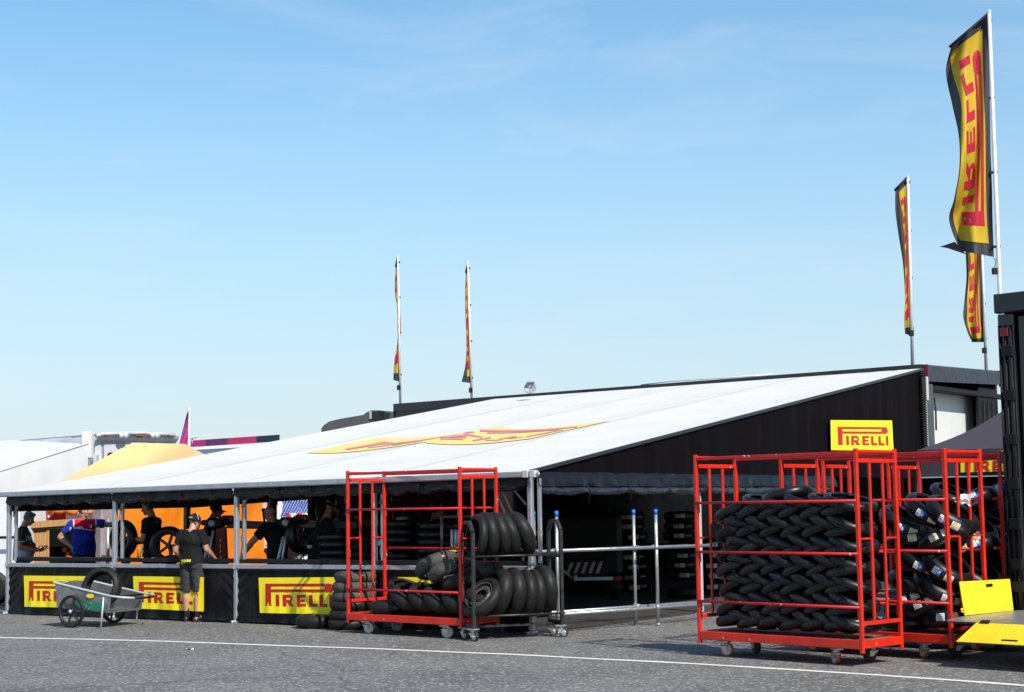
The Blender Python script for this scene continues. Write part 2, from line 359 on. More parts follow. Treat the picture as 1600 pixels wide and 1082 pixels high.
def person(label,pos,yaw,sc=1.0,J=None,belly=0,skin=SKIN,shirt=(TSH,),hair=HAIRD,hairstyle='short',cap=None,legs='trousers',legm=None,headyaw=0,headpitch=0,beard=False,handL=None,handR=None,shoes=True,extra=None,bulk=1.0,deco=None,lod=.011):
    j={k:V(v) for k,v in DEF.items()}
    for k,v in (J or {}).items(): j[k]=V(v)
    t=thing('person',label,'person',pos,yaw); m_=M.Translation(V(pos))@M.Rotation(yaw,4,'Z')@M.Scale(sc,4); t.matrix_basis=m_; ROOT[t.name]=(m_,m_.inverted())
    B=Blob(); k_=bulk
    tilt=(j['neck']-j['pelvis']).normalized(); side=(j['shR']-j['shL']).normalized(); fw_=tilt.cross(side)*-1
    if fw_.length<.01: fw_=V((0,1,0))
    fw_=side.cross(tilt)*-1 if side.cross(tilt).y<0 else side.cross(tilt); fw_.normalize()
    rot=M((side,fw_,side.cross(fw_))).transposed()
    B.ell(j['chest'],(.165*k_,.108*k_,.17),rot); B.ell(j['waist']+fw_*belly*.5,(.145*k_,.10*k_+belly*.6,.15),rot); B.ell(j['pelvis'],(.165*k_,.115*k_,.13),rot)
    B.cone(j['pelvis'],.092*k_,j['chest'],.095*k_); B.cone(j['shL']*.96+j['chest']*.04,.066,j['shR']*.96+j['chest']*.04,.066)
    hr=M.Rotation(headyaw,3,'Z')@M.Rotation(headpitch,3,'X'); H=j['head']
    def hp(x,y,z): return H+hr@(V((x,y,z))*.95)
    B.cone(j['neck'],.062,hp(0,-.025,.0),.056); B.cone(j['neck'],.07,j['chest']+(j['neck']-j['chest'])*.7,.10)
    for S_ in 'LR': B.cone(j['neck']+V((0,-.01,.0)),.052,j['neck'].lerp(j['sh'+S_],.62)+V((0,0,.0)),.058)
    B.ell(hp(0,-.012,.10),(.075*.95,.094*.95,.092*.95),hr); B.ell(hp(0,.03,.035),(.056,.062,.078),hr); B.ell(hp(0,.058,-.028),(.036,.030,.030),hr)
    B.cone(hp(0,.088,.065),.010,hp(0,.116,.030),.0155); B.ell(hp(0,.105,.028),(.018,.013,.010),hr)
    B.cone(hp(-.034,.074,.082),.013,hp(.034,.074,.082),.013); B.cone(hp(-.018,.083,-.002),.011,hp(.018,.083,-.002),.011)
    for s_ in(-1,1): B.ell(hp(s_*.074,-.012,.045),(.012,.021,.032),hr); B.ell(hp(s_*.036,.066,.03),(.026,.022,.026),hr)
    def hand(w,el,sx,spec):
        d=(w-el).normalized(); dirv,pn,curl=(spec or (None,None,.35))
        d=V(dirv).normalized() if dirv is not None else d
        pn=V(pn) if pn is not None else V((-sx,.15,0)); pn=(pn-d*pn.dot(d)).normalized(); ac=d.cross(pn)
        r3=M((ac,d,pn)).transposed()
        B.ell(w+d*.05,(.040,.056,.017),r3); B.cone(w,.027,w+d*.03,.028)
        th_s=ac if ac.dot(V((0,1,0)))+ac.z*.5>=0 else -ac
        for q,(off,ln) in enumerate(((-.030,.070),(-.010,.080),(.011,.075),(.031,.058))):
            p=w+d*.092+ac*off; a=0; pts=[p-d*.02,p]
            for L_ in(.45,.32,.23):
                a+=curl*(.75+.1*q)*1.1; dd=d*math.cos(a)+pn*math.sin(a); p=p+dd*ln*L_; pts.append(p)
            B.chain(pts,[.011,.0105,.0098,.0092,.0085],8)
        p=w+d*.03+th_s*.028+pn*.006; d2=(d*.55+th_s*.65+pn*.45).normalized(); d3=(d*.8+th_s*.15+pn*.5).normalized()
        B.chain([p,p+d2*.04,p+d2*.04+d3*.032,p+d2*.04+d3*.056],[.014,.012,.011,.0095],8)
    for S_,sx in(('L',-1),('R',1)):
        sh,el,wr=j['sh'+S_],j['el'+S_],j['wr'+S_]
        B.ell(sh,(.064,.064,.068)); B.cone(sh,.056*k_,el,.043*k_); fm=el.lerp(wr,.3); B.cone(el,.042*k_,fm,.044*k_); B.cone(fm,.044*k_,wr,.028); hand(wr,el,sx,handL if S_=='L' else handR)
        hi,kn,an,to=j['hip'+S_],j['kn'+S_],j['an'+S_],j['to'+S_]
        B.cone(hi,.092*k_,kn,.058*k_); cf=kn.lerp(an,.32); bk=V((0,-.014,0)); B.cone(kn,.055*k_,cf+bk,.060*k_); B.cone(cf+bk,.060*k_,an,.037); B.cone(an,.036,to,.026); B.ell(an+V((0,-.03,-.04)),(.03,.035,.035))
    me=B.mesh('body',lod*.85,[skin,hair,EYE,LIP],4)
    hi_=hr.inverted()
    for p in me.polygons:
        c=hi_@(p.center-H)/.95; x,y,z=c
        if abs(x)>.12 or abs(z-.05)>.2: continue
        if y>.055 and .047<z<.066 and .014<abs(x)<.046: p.material_index=2
        elif y>.06 and .074<z<.090 and .012<abs(x)<.052 : p.material_index=1
        elif y>.07 and -.010<z<.004 and abs(x)<.026: p.material_index=3
        elif beard and y>.0 and z<.02 and z>-.07 and not(y>.075 and z>.006): p.material_index=1
        elif hairstyle in('short','crew','grey') and y<.02 and .02<z and abs(x)>.05 and y<-.005+.3*(z-.05) and y>-.2: p.material_index=1
    body=mpart('body',me,t)
    # shirt
    S=Blob(); g=.024
    S.ell(j['chest'],(.165*k_+g+.008,.108*k_+g+.012,.175),rot); S.ell(j['waist']+fw_*belly*.5,(.15*k_+g,.105*k_+belly*.6+g,.16),rot)
    dn=(j['pelvis']-j['chest']).normalized(); hem=j['pelvis']+dn*.055
    n0=len(S.mb.v)
    S.mb.tube([j['chest']+dn*0,j['waist']+fw_*belly*.45,hem],[.168*k_,.165*k_+belly*.3,.180*k_+belly*.2],24)
    # flatten the shirt front to back
    for i in range(n0,len(S.mb.v)):
        p=S.mb.v[i]; q=p-j['waist']; a=q.dot(fw_); S.mb.v[i]=p-fw_*a*.2
    S.cone(j['shL'],.072,j['shR'],.072); S.cone(j['neck']-V((0,0,.03)),.078,j['chest'],.11)
    for S_ in 'LR':
        S.cone(j['neck']-V((0,.01,.035)),.070,j['neck'].lerp(j['sh'+S_],.62)-V((0,0,.004)),.072)
        sh,el=j['sh'+S_],j['el'+S_]; e=sh.lerp(el,.66); S.ell(sh,(.078,.078,.08)); S.cone(sh,.074*k_,e,.066*k_+.004,False)
    nshirt=len(shirt); me=S.mesh('shirt',lod,list(shirt),3)
    displace(me,lambda c:.010*N.noise(c*9)+.008*N.noise(V((c.x*22,c.y*22,c.z*9))))
    if deco: deco(me,j,hr)
    mpart('shirt',me,t)
    if legs:
        P_=Blob(); lm=legm or (SHORT if legs=='shorts' else CTRO)
        P_.ell(j['pelvis']-V((0,0,.0)),(.172*k_,.124*k_,.13)); P_.cone(j['pelvis']+V((0,0,.06)),.14*k_,j['pelvis'],.15*k_,False)
        for S_,sx in(('L',-1),('R',1)):
            hi,kn,an=j['hip'+S_],j['kn'+S_],j['an'+S_]
            if legs=='shorts': e=hi.lerp(kn,1.05)+V((0,0,.0)); P_.cone(hi,.112*k_,e,.098*k_,False); P_.ell(hi.lerp(kn,.62)+V((sx*.085,0,0)),(.03,.06,.08))
            else: P_.cone(hi,.105*k_,kn,.078*k_); P_.cone(kn,.078*k_,an+V((0,0,.01)),.062,False)
        me=P_.mesh('shorts' if legs=='shorts' else 'trousers',lod,[lm],3)
        displace(me,lambda c:.011*N.noise(V((c.x*9,c.y*9,c.z*13)))+.007*N.noise(V((c.x*25,c.y*20,c.z*25))))
        mpart('shorts' if legs=='shorts' else 'trousers',me,t)
    for S_,sx in(('L',-1),('R',1)):
        an,to,kn=j['an'+S_],j['to'+S_],j['kn'+S_]
        if legs=='shorts':
            K_=Blob(); K_.cone(an-V((0,0,.02)),.046,an.lerp(kn,.33),.052,False); mpart('sock',K_.mesh('sock',.008,[SOCK],2),t)
        Z=Blob(); d=V(((to-an).x,(to-an).y,0)).normalized(); Z.cone(an+V((0,0,-.035)),.048,an+d*.12-V((0,0,.052)),.038); Z.cone(an+d*.10-V((0,0,.05)),.040,an+d*.205-V((0,0,.058)),.030); Z.ell(an-d*.035-V((0,0,.045)),(.042,.045,.045))
        me=Z.mesh('shoe',.008,[SHOE,SOLE],3)
        for v in me.vertices: v.co.z=max(v.co.z,.004)
        for p in me.polygons:
            if p.center.z<.022: p.material_index=1
        mpart('shoe',me,t)
    if hairstyle!='bald' and not cap:
        h=Blob(); h.ell(hp(0,-.028,.118),(.079,.086,.080),hr); h.ell(hp(0,-.045,.075),(.076,.066,.075),hr); h.ell(hp(0,.03,.165),(.055,.055,.032),hr)
        if hairstyle=='long': h.cone(hp(0,-.08,.10),.05,hp(0,-.10,-.10),.045); h.ell(hp(0,-.09,.17),(.04,.04,.04))
        if hairstyle=='thick': h.ell(hp(0,.02,.18),(.07,.075,.04),hr); h.ell(hp(0,.07,.165),(.045,.03,.025),hr)
        me=h.mesh('hair',.008,[hair],2)
        displace(me,lambda c:.005*N.noise(c*60))
        mpart('hair',me,t)
    if cap:
        mb=MB(); mm=M.Translation(hp(0,-.012,.095))@hr.to_4x4()@M.Diagonal((.97,1.2,1,1))
        mb.lathe([(.086*math.cos(a*PI/16),.105*math.sin(a*PI/16)) for a in range(0,9)],28,0,mm); mb.lathe([(.086,.0),(.087,-.02),(.083,-.02)],28,0,mm)
        mb.ell(hp(0,-.015,.205),(.012,.012,.008))
        c=part('cap',mb,CAPB,t)
        mb=MB()
        def br(u,v,o=0): a=(u-.5)*2.3; r=.098+.085*v*math.cos(a*.75); return hp(math.sin(a)*r*.86,-.012+math.cos(a)*r*1.02+.0*v,.092-.028*v-.02*math.sin(a)**2*v+o)
        mb.grid(lambda u,v:br(u,v),14,6); mb.grid(lambda u,v:br(u,v,-.006),14,6); part('cap_brim',mb,CAPB,c)
        if cap=='trim':
            mb=MB(); mb.recalc=False; 
            def tr_(u,v): a=1.0*PI/2+ (u-.5)*1.6+PI/2*0; lat=.25+.08*v+.5*abs(u-.5)*0; return mm@V((.089*math.cos(lat)*math.cos(a+PI),.089*math.cos(lat)*math.sin(a+PI),.107*math.sin(lat)))
            mb.grid(tr_,16,2); part('cap_trim',mb,PAPER,c)
            mb=MB(); mb.tube([mm@V((.089*math.cos(l)*math.cos(.35),.089*math.cos(l)*math.sin(.35),.107*math.sin(l))) for l in [.05+.2*k for k in range(7)]],.004,6); part('cap_piping',mb,PAPER,c)
            mb=MB(); mb.tube([mm@V((.089*math.cos(.32)*math.cos(a),.089*math.cos(.32)*math.sin(a),.107*math.sin(.32))) for a in [PI+.5+.2*k for k in range(11)]],.0045,6); part('cap_piping',mb,PAPER,c)
    if extra: extra(t,j,hp)
    return t
def mask(me,fn):
    for p in me.polygons:
        i=fn(p.center)
        if i is not None: p.material_index=i
# 1  man with phone, left
g1=fw(36,850,1.0); P1=T(11.45,.9,0); pp=pl(36,840,T(11.5,0,0),TW); P1=V((pp.x,pp.y,0))
def phone(t,j,hp):
    mb=MB(); c=V((.0,.49,1.125)); mb.box(c,(.072,.15,.010),0,M.Rotation(.55,3,'X'),.004); part('phone',mb,PHONE,t)
def d1(me,j,hr):
    def f(c):
        if c.z<1.10: return 1
        if c.z<1.16 and c.z>1.125: return 3
        if 1.235<c.z<1.33 and c.y>.08 and abs(N.noise(c*38))>.22: return 2
        if c.z>1.43 and c.y<.02 and abs(c.x)<.09 and c.z<1.455: return 2
        if abs(c.x)>.2 and 1.22<c.z<1.24: return 2
        return 0
    mask(me,f)
person('man in charcoal and grey top looking down at a phone',P1,R(-82),1.0,dict(head=(0,.075,1.575),neck=(0,.0,1.46),elR=(.25,-.02,1.13),wrR=(.10,.24,1.06),elL=(-.25,-.02,1.13),wrL=(-.08,.30,1.06),waist=(0,.02,1.1)),belly=.07,shirt=(CCHAR,CGREY,PAPER,CRED),headpitch=-.45,handR=((-.25,.9,.25),(-.3,-.3,.9),.5),handL=((.3,.9,.25),(.3,-.3,.9),.5),hair=HAIRG,hairstyle='short',bulk=1.08,extra=phone,deco=d1)
# 2  man in red and blue polo
pp=pl(131,840,T(11.9,0,0),TW)
def d2(me,j,hr):
    def f(c):
        zz=1.335+.03*math.sin(c.x*6)
        if c.z>zz and abs(c.x)<.185: return 1
        if c.z>zz-.014 and abs(c.x)<.20: return 2
        if abs(c.x)>.225 and .23<abs(c.x)<.262 and c.y>-.2 and abs((c.z)-1.33)<.045: return 2
        return 0
    mask(me,f)
    mask(me,lambda c:2 if (c.y>.10 and 1.355<c.z<1.375 and .05<c.x<.12) or (c.y>.10 and 1.36<c.z<1.40 and -.12<c.x<-.08) else None)
def belt(t,j,hp):
    mb=MB(); mb.lathe([(.155,.955),(.165,.955),(.165,.995),(.155,.995)],28,0,M.Diagonal((1.08,.83,1,1)),closed=True); part('belt',mb,BLKM,t)
person('man in red and blue polo, hand on hip, leaning on the tent post',V((pp.x,pp.y,0)),R(-155),1.06,dict(head=(.01,.03,1.60),elR=(.40,-.10,1.20),wrR=(.22,.03,1.02),shR=(.19,.0,1.43),elL=(-.43,.10,1.40),wrL=(-.66,.12,1.43),shL=(-.185,.02,1.44)),belly=.06,shirt=(CBLUE,CRED,PAPER),headyaw=R(62),headpitch=-.05,hair=HAIRG,hairstyle='short',bulk=1.12,handR=((-.8,.3,-.4),(0,-.4,-.8),.7),handL=((-.9,.2,-.15),(0,-.3,-.9),.5),extra=belt,skin=SKINP,deco=d2)
# 3  young man holding the sideways wheel
yY=fw(237,850,.95)
person('young dark haired man in black holding the sideways wheel against the orange wall',V((yY.x,yY.y,0)),R(76),1.09,dict(head=(0,.06,1.59),elR=(.24,.02,1.15),wrR=(.10,.27,1.10),elL=(-.24,.03,1.15),wrL=(-.06,.28,1.17)),headpitch=-.22,hair=HAIRD,hairstyle='thick',skin=SKIN,handR=((-.1,.95,-.1),(-.8,.1,.1),.4),handL=((.1,.95,0),(.8,.1,.1),.4),bulk=.92)
# 4  man in shorts, outside
gm=gp(296,972); 
def d4(me,j,hr): pass
def neon(t,j,hp):
    mb=MB(); mb.recalc=False
    def bk_(x,z): a=x/.185; return V((.188*math.sin(a),-.160*math.cos(a)-.004,z))
    for row,(n,h0) in enumerate(((9,.968),(6,.925))):
        for k in range(n):
            x0=-.24+.036*k
            q=[bk_(x0,h0),bk_(x0+.026,h0),bk_(x0+.040,h0+.040),bk_(x0+.014,h0+.040)]; mb.add(q,[[0,1,2,3]])
            if k%2: q=[bk_(x0+.02,h0+.012),bk_(x0+.034,h0+.012),bk_(x0+.037,h0+.022),bk_(x0+.023,h0+.022)]; mb.add(q,[[0,1,2,3]])
    parts_split('neon_print',mb,NEON,t)
hs=(.0,.0)
person('man in black tee, black cap and charcoal shorts leaning on the counter, seen from behind',V((gm.x+.03,gm.y+.02,0)),R(-24),.965,dict(head=(.015,.06,1.555),neck=(0,.0,1.455),elR=(.26,.04,1.16),wrR=(.27,.26,1.01),elL=(-.28,-.05,1.15),wrL=(-.25,.14,1.0),hipR=(.10,0,.94),knR=(.12,.03,.51),anR=(.125,-.03,.09),toR=(.20,.12,.035),anL=(-.09,-.01,.09),toL=(-.14,.15,.035)),belly=.05,shirt=(TSH,),skin=SKINP,hair=HAIRG,hairstyle='crew',cap='trim',legs='shorts',headyaw=R(-38),headpitch=-.1,bulk=1.1,handR=((.25,.8,-.35),(-.6,.1,-.5),.6),handL=((.1,.75,-.4),(.5,.2,-.6),.5),extra=neon,lod=.009)
# 5  dim man behind the first tyre changer
pp=fw(331,850,1.9)
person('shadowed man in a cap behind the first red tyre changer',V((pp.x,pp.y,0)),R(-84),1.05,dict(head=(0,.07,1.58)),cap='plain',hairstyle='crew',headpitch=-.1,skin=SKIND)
# 6  bald man leaning forward
pp=fw(433,850,1.15)
person('bald man in black bending over the bench, seen from behind, arm reaching left',V((pp.x+.05,pp.y,0)),R(38),1.06,dict(neck=(-.03,.12,1.40),head=(-.05,.20,1.51),chest=(0,.06,1.24),shL=(-.20,.08,1.36),shR=(.17,.04,1.37),elL=(-.37,.20,1.15),wrL=(-.42,.36,.97),elR=(.23,.22,1.15),wrR=(.12,.42,1.05)),skin=SKINP,hairstyle='bald',hair=HAIRG,headpitch=-.35,headyaw=R(14),bulk=1.14,belly=.04)
def yst(t,j,hp):
    pass
# 7  bearded man in cap
pp=fw(503,850,1.0)
person('bearded man in black cap and tee bending to the right over his work',V((pp.x,pp.y,0)),R(-72),1.07,dict(neck=(0,.06,1.45),head=(0,.14,1.58),chest=(0,.03,1.28),shL=(-.19,.04,1.39),shR=(.19,.04,1.40),elR=(.25,.12,1.13),wrR=(.20,.30,.94),elL=(-.23,.2,1.15),wrL=(-.12,.38,1.04)),cap='trim',beard=True,hair=HAIRD,hairstyle='crew',headpitch=-.28,skin=SKIND)
# 8-10 dim people deeper in the tent
pp=fw(500,850,2.4)
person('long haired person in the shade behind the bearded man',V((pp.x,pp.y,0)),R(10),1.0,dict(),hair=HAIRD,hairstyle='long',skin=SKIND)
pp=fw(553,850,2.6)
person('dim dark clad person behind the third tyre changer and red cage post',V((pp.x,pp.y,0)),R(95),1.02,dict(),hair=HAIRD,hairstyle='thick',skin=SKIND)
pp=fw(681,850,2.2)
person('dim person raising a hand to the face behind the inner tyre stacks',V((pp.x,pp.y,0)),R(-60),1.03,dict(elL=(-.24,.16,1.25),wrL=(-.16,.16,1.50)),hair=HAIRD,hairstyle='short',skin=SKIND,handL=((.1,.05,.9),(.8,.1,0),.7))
# ------------------------------------------------------------------ lettering
def arc(cx,cy,r0,r1,a0,a1,n=8):
    q=[]
    for i in range(n):
        a=R(a0+(a1-a0)*i/n);b=R(a0+(a1-a0)*(i+1)/n)
        q.append([(cx+r0*math.cos(a),cy+r0*math.sin(a)),(cx+r1*math.cos(a),cy+r1*math.sin(a)),(cx+r1*math.cos(b),cy+r1*math.sin(b)),(cx+r0*math.cos(b),cy+r0*math.sin(b))])
    return q
def rc(x0,x1,y0,y1): return [(x0,y0),(x1,y0),(x1,y1),(x0,y1)]
def logo_quads():
    q=[rc(0,.34,0,.63),rc(0,.34,.63,.75),rc(0,.34,.75,.88),rc(0,.34,.88,1),rc(.34,3.30,.63,.75),rc(.34,3.30,.88,1)]
    q+=arc(3.30,.815,.065,.185,-90,90,10)
    q+=[rc(3.42,3.66,.63,.75),rc(3.42,3.66,.88,1),rc(3.365,3.66,.75,.88)]
    q+=[[(3.66+.185*math.cos(R(a)),.815+.185*math.sin(R(a))),(3.66+.185*math.cos(R(a+18)),.815+.185*math.sin(R(a+18))),(3.66,.815),(3.66,.815-.0001)] for a in range(-90,90,18)]
    t=.51
    q+=[rc(.60,.80,0,t)]
    # R
    q+=[rc(.98,1.18,0,t),rc(1.18,1.38,t-.12,t),rc(1.18,1.38,.17,.28)]+arc(1.38,.34,.055,.17,-90,90,8)+[[(1.24,.17),(1.40,0),(1.64,0),(1.44,.20)]]
    q+=[rc(1.80,2.0,0,t),rc(2.0,2.32,0,.12),rc(2.0,2.26,.20,.31),rc(2.0,2.32,.39,t)]
    q+=[rc(2.48,2.68,0,t),rc(2.68,2.96,0,.13),rc(3.06,3.26,0,t),rc(3.26,3.52,0,.13),rc(3.64,3.84,0,t)]
    return q
LOGO=logo_quads()
def put_logo(mb,fn,mi=0,step=.25,xmin=-1,xmax=9):
    for q in LOGO:
        xs=[p[0] for p in q]
        if max(xs)<xmin or min(xs)>xmax: continue
        n=max(1,int((max(xs)-min(xs))/step+.5)); ys=[p[1] for p in q]; m=max(1,int((max(ys)-min(ys))/.2+.5))
        a,b,c,d=[V((p[0],p[1],0)) for p in q]
        def g(u,v):
            p=(a*(1-u)+b*u)*(1-v)+(d*(1-u)+c*u)*v; return fn(p.x,p.y)
        mb.grid(g,n,m,mi)
    mb.recalc=False
def text_mb(txt,fn,size=1.0,bold=.02,mi=0,flip=False):
    cu=bpy.data.curves.new('txt','FONT'); cu.body=txt; cu.size=size; cu.offset=bold; cu.resolution_u=3
    ob=bpy.data.objects.new('txt',cu); COL.objects.link(ob); dg=bpy.context.evaluated_depsgraph_get(); me=bpy.data.meshes.new_from_object(ob.evaluated_get(dg))
    mb=MB(); mb.recalc=False
    mb.add([fn(v.co.x,v.co.y) for v in me.vertices],[list(p.vertices) for p in me.polygons],mi)
    bpy.data.objects.remove(ob); bpy.data.curves.remove(cu); bpy.data.meshes.remove(me); return mb
# ------------------------------------------------------------------ ground
mb=MB()
def gfn(u,v): return V((-260+520*u,-60+520*v,0))
mb.grid(gfn,40,40); single('ground',mb,ASPH,None,None,kind='structure')
pts=[(-1300,958),(-600,978),(-60,995.2),(0,996.6),(135,999),(270,1002.6),(400,1007.6),(600,1014.5),(800,1022.8),(950,1030.5),(1090,1037.6),(1240,1046.5),(1375,1055),(1490,1063),(1600,1071),(1700,1078.5),(2000,1102),(2400,1136)]
mb=MB(); P=[gp(x,y,.004) for x,y in pts]
vs=[];fs=[]
k=0
for i in range(len(P)-1):
    for j in range(8):
        t=j/8; p=P[i].lerp(P[i+1],t); d=(P[i+1]-P[i]).normalized(); n=V((-d.y,d.x,0)); w_=.055+.012*N.noise(p*1.7)
        o=n*(.02*N.noise(p*.9)); vs+=[p+n*w_+o,p-n*w_+o]
fs=[[2*i,2*i+1,2*i+3,2*i+2] for i in range(len(vs)//2-1)]
mb.add(vs,fs); single('road_line',mb,LINE,None,None,kind='structure')
mb=MB(); mb.grid(lambda u,v:T(-.02+11.0*u,.06+14.8*v,.006),12,12); single('tent_floor',mb,MATTING,None,None,kind='structure')
# small litter on the asphalt
for i,(x,y,lab) in enumerate([(297,1016,'small white scrap of litter lying on the asphalt beyond the white line')]):
    mb=MB(); p=gp(x,y); mb.grid(lambda u,v:p+V((.09*(u-.5),.05*(v-.5),.012+.012*math.sin(5*u+3*v))),5,4); single('litter',mb,PAPER,lab,'litter',kind=None,loc=p,world=True)
# ------------------------------------------------------------------ the tent
WL=10.97; GD=14.64
def zr(g): return 2.20+.1545*g            # roof height over depth
tent=thing('awning_tent','long black and white paddock awning tent with open front and sloping white roof','tent',T(5.5,0,0),YAWT)
def roofp(u,v,dz=0,und=0):
    w=-.05+(WL+.12)*u; g=-.10+(GD+.2)*v
    x=(w/2.75)%1.0; sag=.05*(1-(2*x-1)**2)*math.sin(PI*min(1,max(0,v)))
    return T(w,g,zr(g)-sag+dz)
mb=MB(); mb.grid(lambda u,v:roofp(u,v),64,30); part('roof',mb,ROOFW,tent,True)
mb=MB(); mb.grid(lambda u,v:roofp(u,v,-.015),32,20); part('roof_lining',mb,UNDER,tent,True)
# seams
mb=MB()
SEAM=mat('roof_seam',(.5,.5,.49),.5)
for w in(2.75,5.5,8.25):
    mb.grid(lambda u,v:roofp((w+.05)/(WL+.12)+(u-.5)*.022/(WL),v,.006),1,30)
part('roof_seams',mb,SEAM,tent,True)
# eave tube, ridge tube
mb=MB(); mb.bar(T(-.1,-.12,2.155),T(WL+.08,-.12,2.155),.07,.085,bev=.015); part('eave_bar',mb,ALU,tent,True)
mb=MB(); mb.bar(T(-.07,-.1,2.19),T(-.07,GD,zr(GD)-.015),.05,.05); part('gable_edge_bar',mb,BLKSTEEL,tent,True)
mb=MB()
for dw,dg in((-.14,-.13),(-.02,-.13)): mb.box(T(dw,dg,2.16),(.09,.07,.10),0,M.Rotation(YAWT,3,'Z'))
mb.cyl(T(-.20,-.13,2.17),T(.08,-.13,2.17),.025); mb.tube([T(-.2,-.13,2.2),T(-.24,-.14,2.16),T(-.2,-.13,2.11)],.012,6)
part('corner_bracket',mb,ALUW,tent,True)
# posts
PW=[0,2.75,5.5,8.25,10.93]
for i,w in enumerate(PW):
    mb=MB(); mb.bar(T(w,.0,.05),T(w,.0,2.13),.075,.075,up=TG,bev=.012); part('post',mb,[ALU],tent,True)
    mb=MB(); mb.bar(T(w-.10,.07,.95),T(w-.10,.07,2.1),.05,.04,up=TG); part('window_upright',mb,[ALU],tent,True)
    mb=MB(); mb.cyl(T(w,0,.0),T(w,0,.05),.045); mb.cyl(T(w+.04,-.05,.0),T(w+.04,-.05,.04),.022); part('post_foot',mb,ALUW,tent,True)
    if i: 
        mb=MB(); mb.tube([T(w-.08,.03,1.82),T(w-.32,.03,2.1)],.018,8); part('post_brace',mb,ALU,tent,True)
        mb=MB(); mb.box(T(w-.0,.0,.885),(.1,.1,.09)); part('rail_joint',mb,ALU,tent,True)
for g in(4.87,9.66,14.5):
    mb=MB(); mb.bar(T(.06,g,0),T(.06,g,zr(g)-.08),.08,.08,up=TW,bev=.012); mb.bar(T(.11,g+.08,0),T(.11,g+.08,zr(g)-.08),.04,.05,up=TW); part('gable_post',mb,ALUW,tent,True)
for g in(4.25,6.6,9.9):
    mb=MB(); mb.bar(T(WL,g,0),T(WL,g,zr(g)-.05),.11,.11,up=TW,bev=.015); part('end_post',mb,BLKSTEEL,tent,True)
# roof trusses inside
mb=MB()
for w in(2.75,5.5,8.25):
    mb.bar(T(w,0,2.10),T(w,GD,zr(GD)-.1),.06,.09)
for g in(4.87,9.7): mb.bar(T(0,g,zr(g)-.13),T(WL,g,zr(g)-.13),.06,.06)
parts_split('roof_truss',mb,BLKSTEEL,tent,True)
mb=MB()
for xa,ya,xb,yb in((783,763,801,803),(798,760,822,789),(774,768,792,808)): mb.bar(dep(xa,ya,24.3),dep(xb,yb,24.3),.03,.03)
parts_split('slanting_brace',mb,ALU,tent,True)
# front rail, counter and wall panels
mb=MB(); mb.bar(T(0,-.03,.885),T(WL,-.03,.885),.05,.07,bev=.01); part('front_rail',mb,ALU,tent,True)
mb=MB(); mb.box(T(5.45,.20,.965),(10.6,.36,.06),0,M.Rotation(YAWT,3,'Z')); part('front_counter',mb,BLKM,tent,True)
for i in range(4):
    w0,w1=PW[i]+.04,PW[i+1]-.04
    def wall(u,v,w0=w0,w1=w1,i=i):
        w=w0+(w1-w0)*u; z=.03+.83*v
        e=min(u,1-u)*(w1-w0); s_=1 if u<.5 else -1
        f=.016*N.noise(V((w*2.2,z*1.2,i*3.1)))+.010*N.noise(V((w*6,z*3,9)))
        f+=.014*math.exp(-e/.13)*math.sin((z*38-e*30+i)+3*N.noise(V((w*2,z*3,3))))
        f+=.02*math.exp(-((z-.03)/.12))*math.sin(w*11+3*N.noise(V((w,i,0))))
        return T(w,-.015+f-.03*math.exp(-z/.1),z)
    mb=MB(); mb.grid(wall,90,26); part('wall_panel',mb,VINYL,tent,True)
# rolled up vinyl under the front eave
for i in range(4):
    w0,w1=PW[i]+.02,PW[i+1]-.02
    def roll(u,v,w0=w0,w1=w1,i=i):
        w=w0+(w1-w0)*u; tie=abs(((w-w0)/.69)%1-.5)*2
        sag=.03*(1-tie**2)+.025*N.noise(V((w*2.5,i,1))); a=-PI/2+PI*1.25*v
        r=.07+.030*N.noise(V((w*5,v*3,2)))+.012*N.noise(V((w*14,v*5,7)))-.025*tie**6
        return T(w,-.03-r*math.cos(a)*.75,2.035-sag*.7+r*math.sin(a)*1.1)
    mb=MB(); mb.grid(roll,110,16); part('rolled_window',mb,ROLLV,tent,True)
    mb=MB(); mb.grid(lambda u,v,w0=w0,w1=w1:T(w0+(w1-w0)*u,-.07-.03*v+.01*math.sin(u*31),2.12-.12*v),40,3); part('valance',mb,mat('valance_grey',(.026,.025,.024),.5,spec=.2,bump=.3,bscale=8),tent,True)
    mb=MB()
    for k in range(3):
        w=w0+.69*(k+.5)+.05
        if w<w1: mb.bar(T(w,-.115,2.12),T(w+.03,-.125,1.93),.012,.03,up=TG)
    parts_split('strap_tie',mb,BLKM,tent,True)
# gable curtain with pleats, seam band and rolled lower flap
def gab(u,v):
    g=GD*u; z0=2.17; z1=zr(g)-.03; z=z0+(z1-z0)*v
    p=.014*math.sin(g*9.5+2.5*N.noise(V((g*.8,z*.3,0))))+.022*N.noise(V((g*5,z*.5,5)))
    return T(-.05-p*(.25+.75*min(1,(1-v)*3)*min(1,g/2.5)),g,z)
mb=MB(); mb.grid(gab,220,16); part('gable_curtain',mb,GABLE,tent,True)
def flap(u,v):
    g=.02+9.9*u; z=2.19-.20*v+.015*N.noise(V((g*2,v,3)))
    return T(-.06-.07*math.sin(v*PI*.55)-.02*N.noise(V((g*5,v*2,7))),g,z)
mb=MB(); mb.grid(flap,150,8); part('gable_flap',mb,mat('flap_vinyl',(.004,.004,.006),.34,col2=(.007,.007,.009),spec=.2,bump=.5,bscale=6,bdist=.03),tent,True)
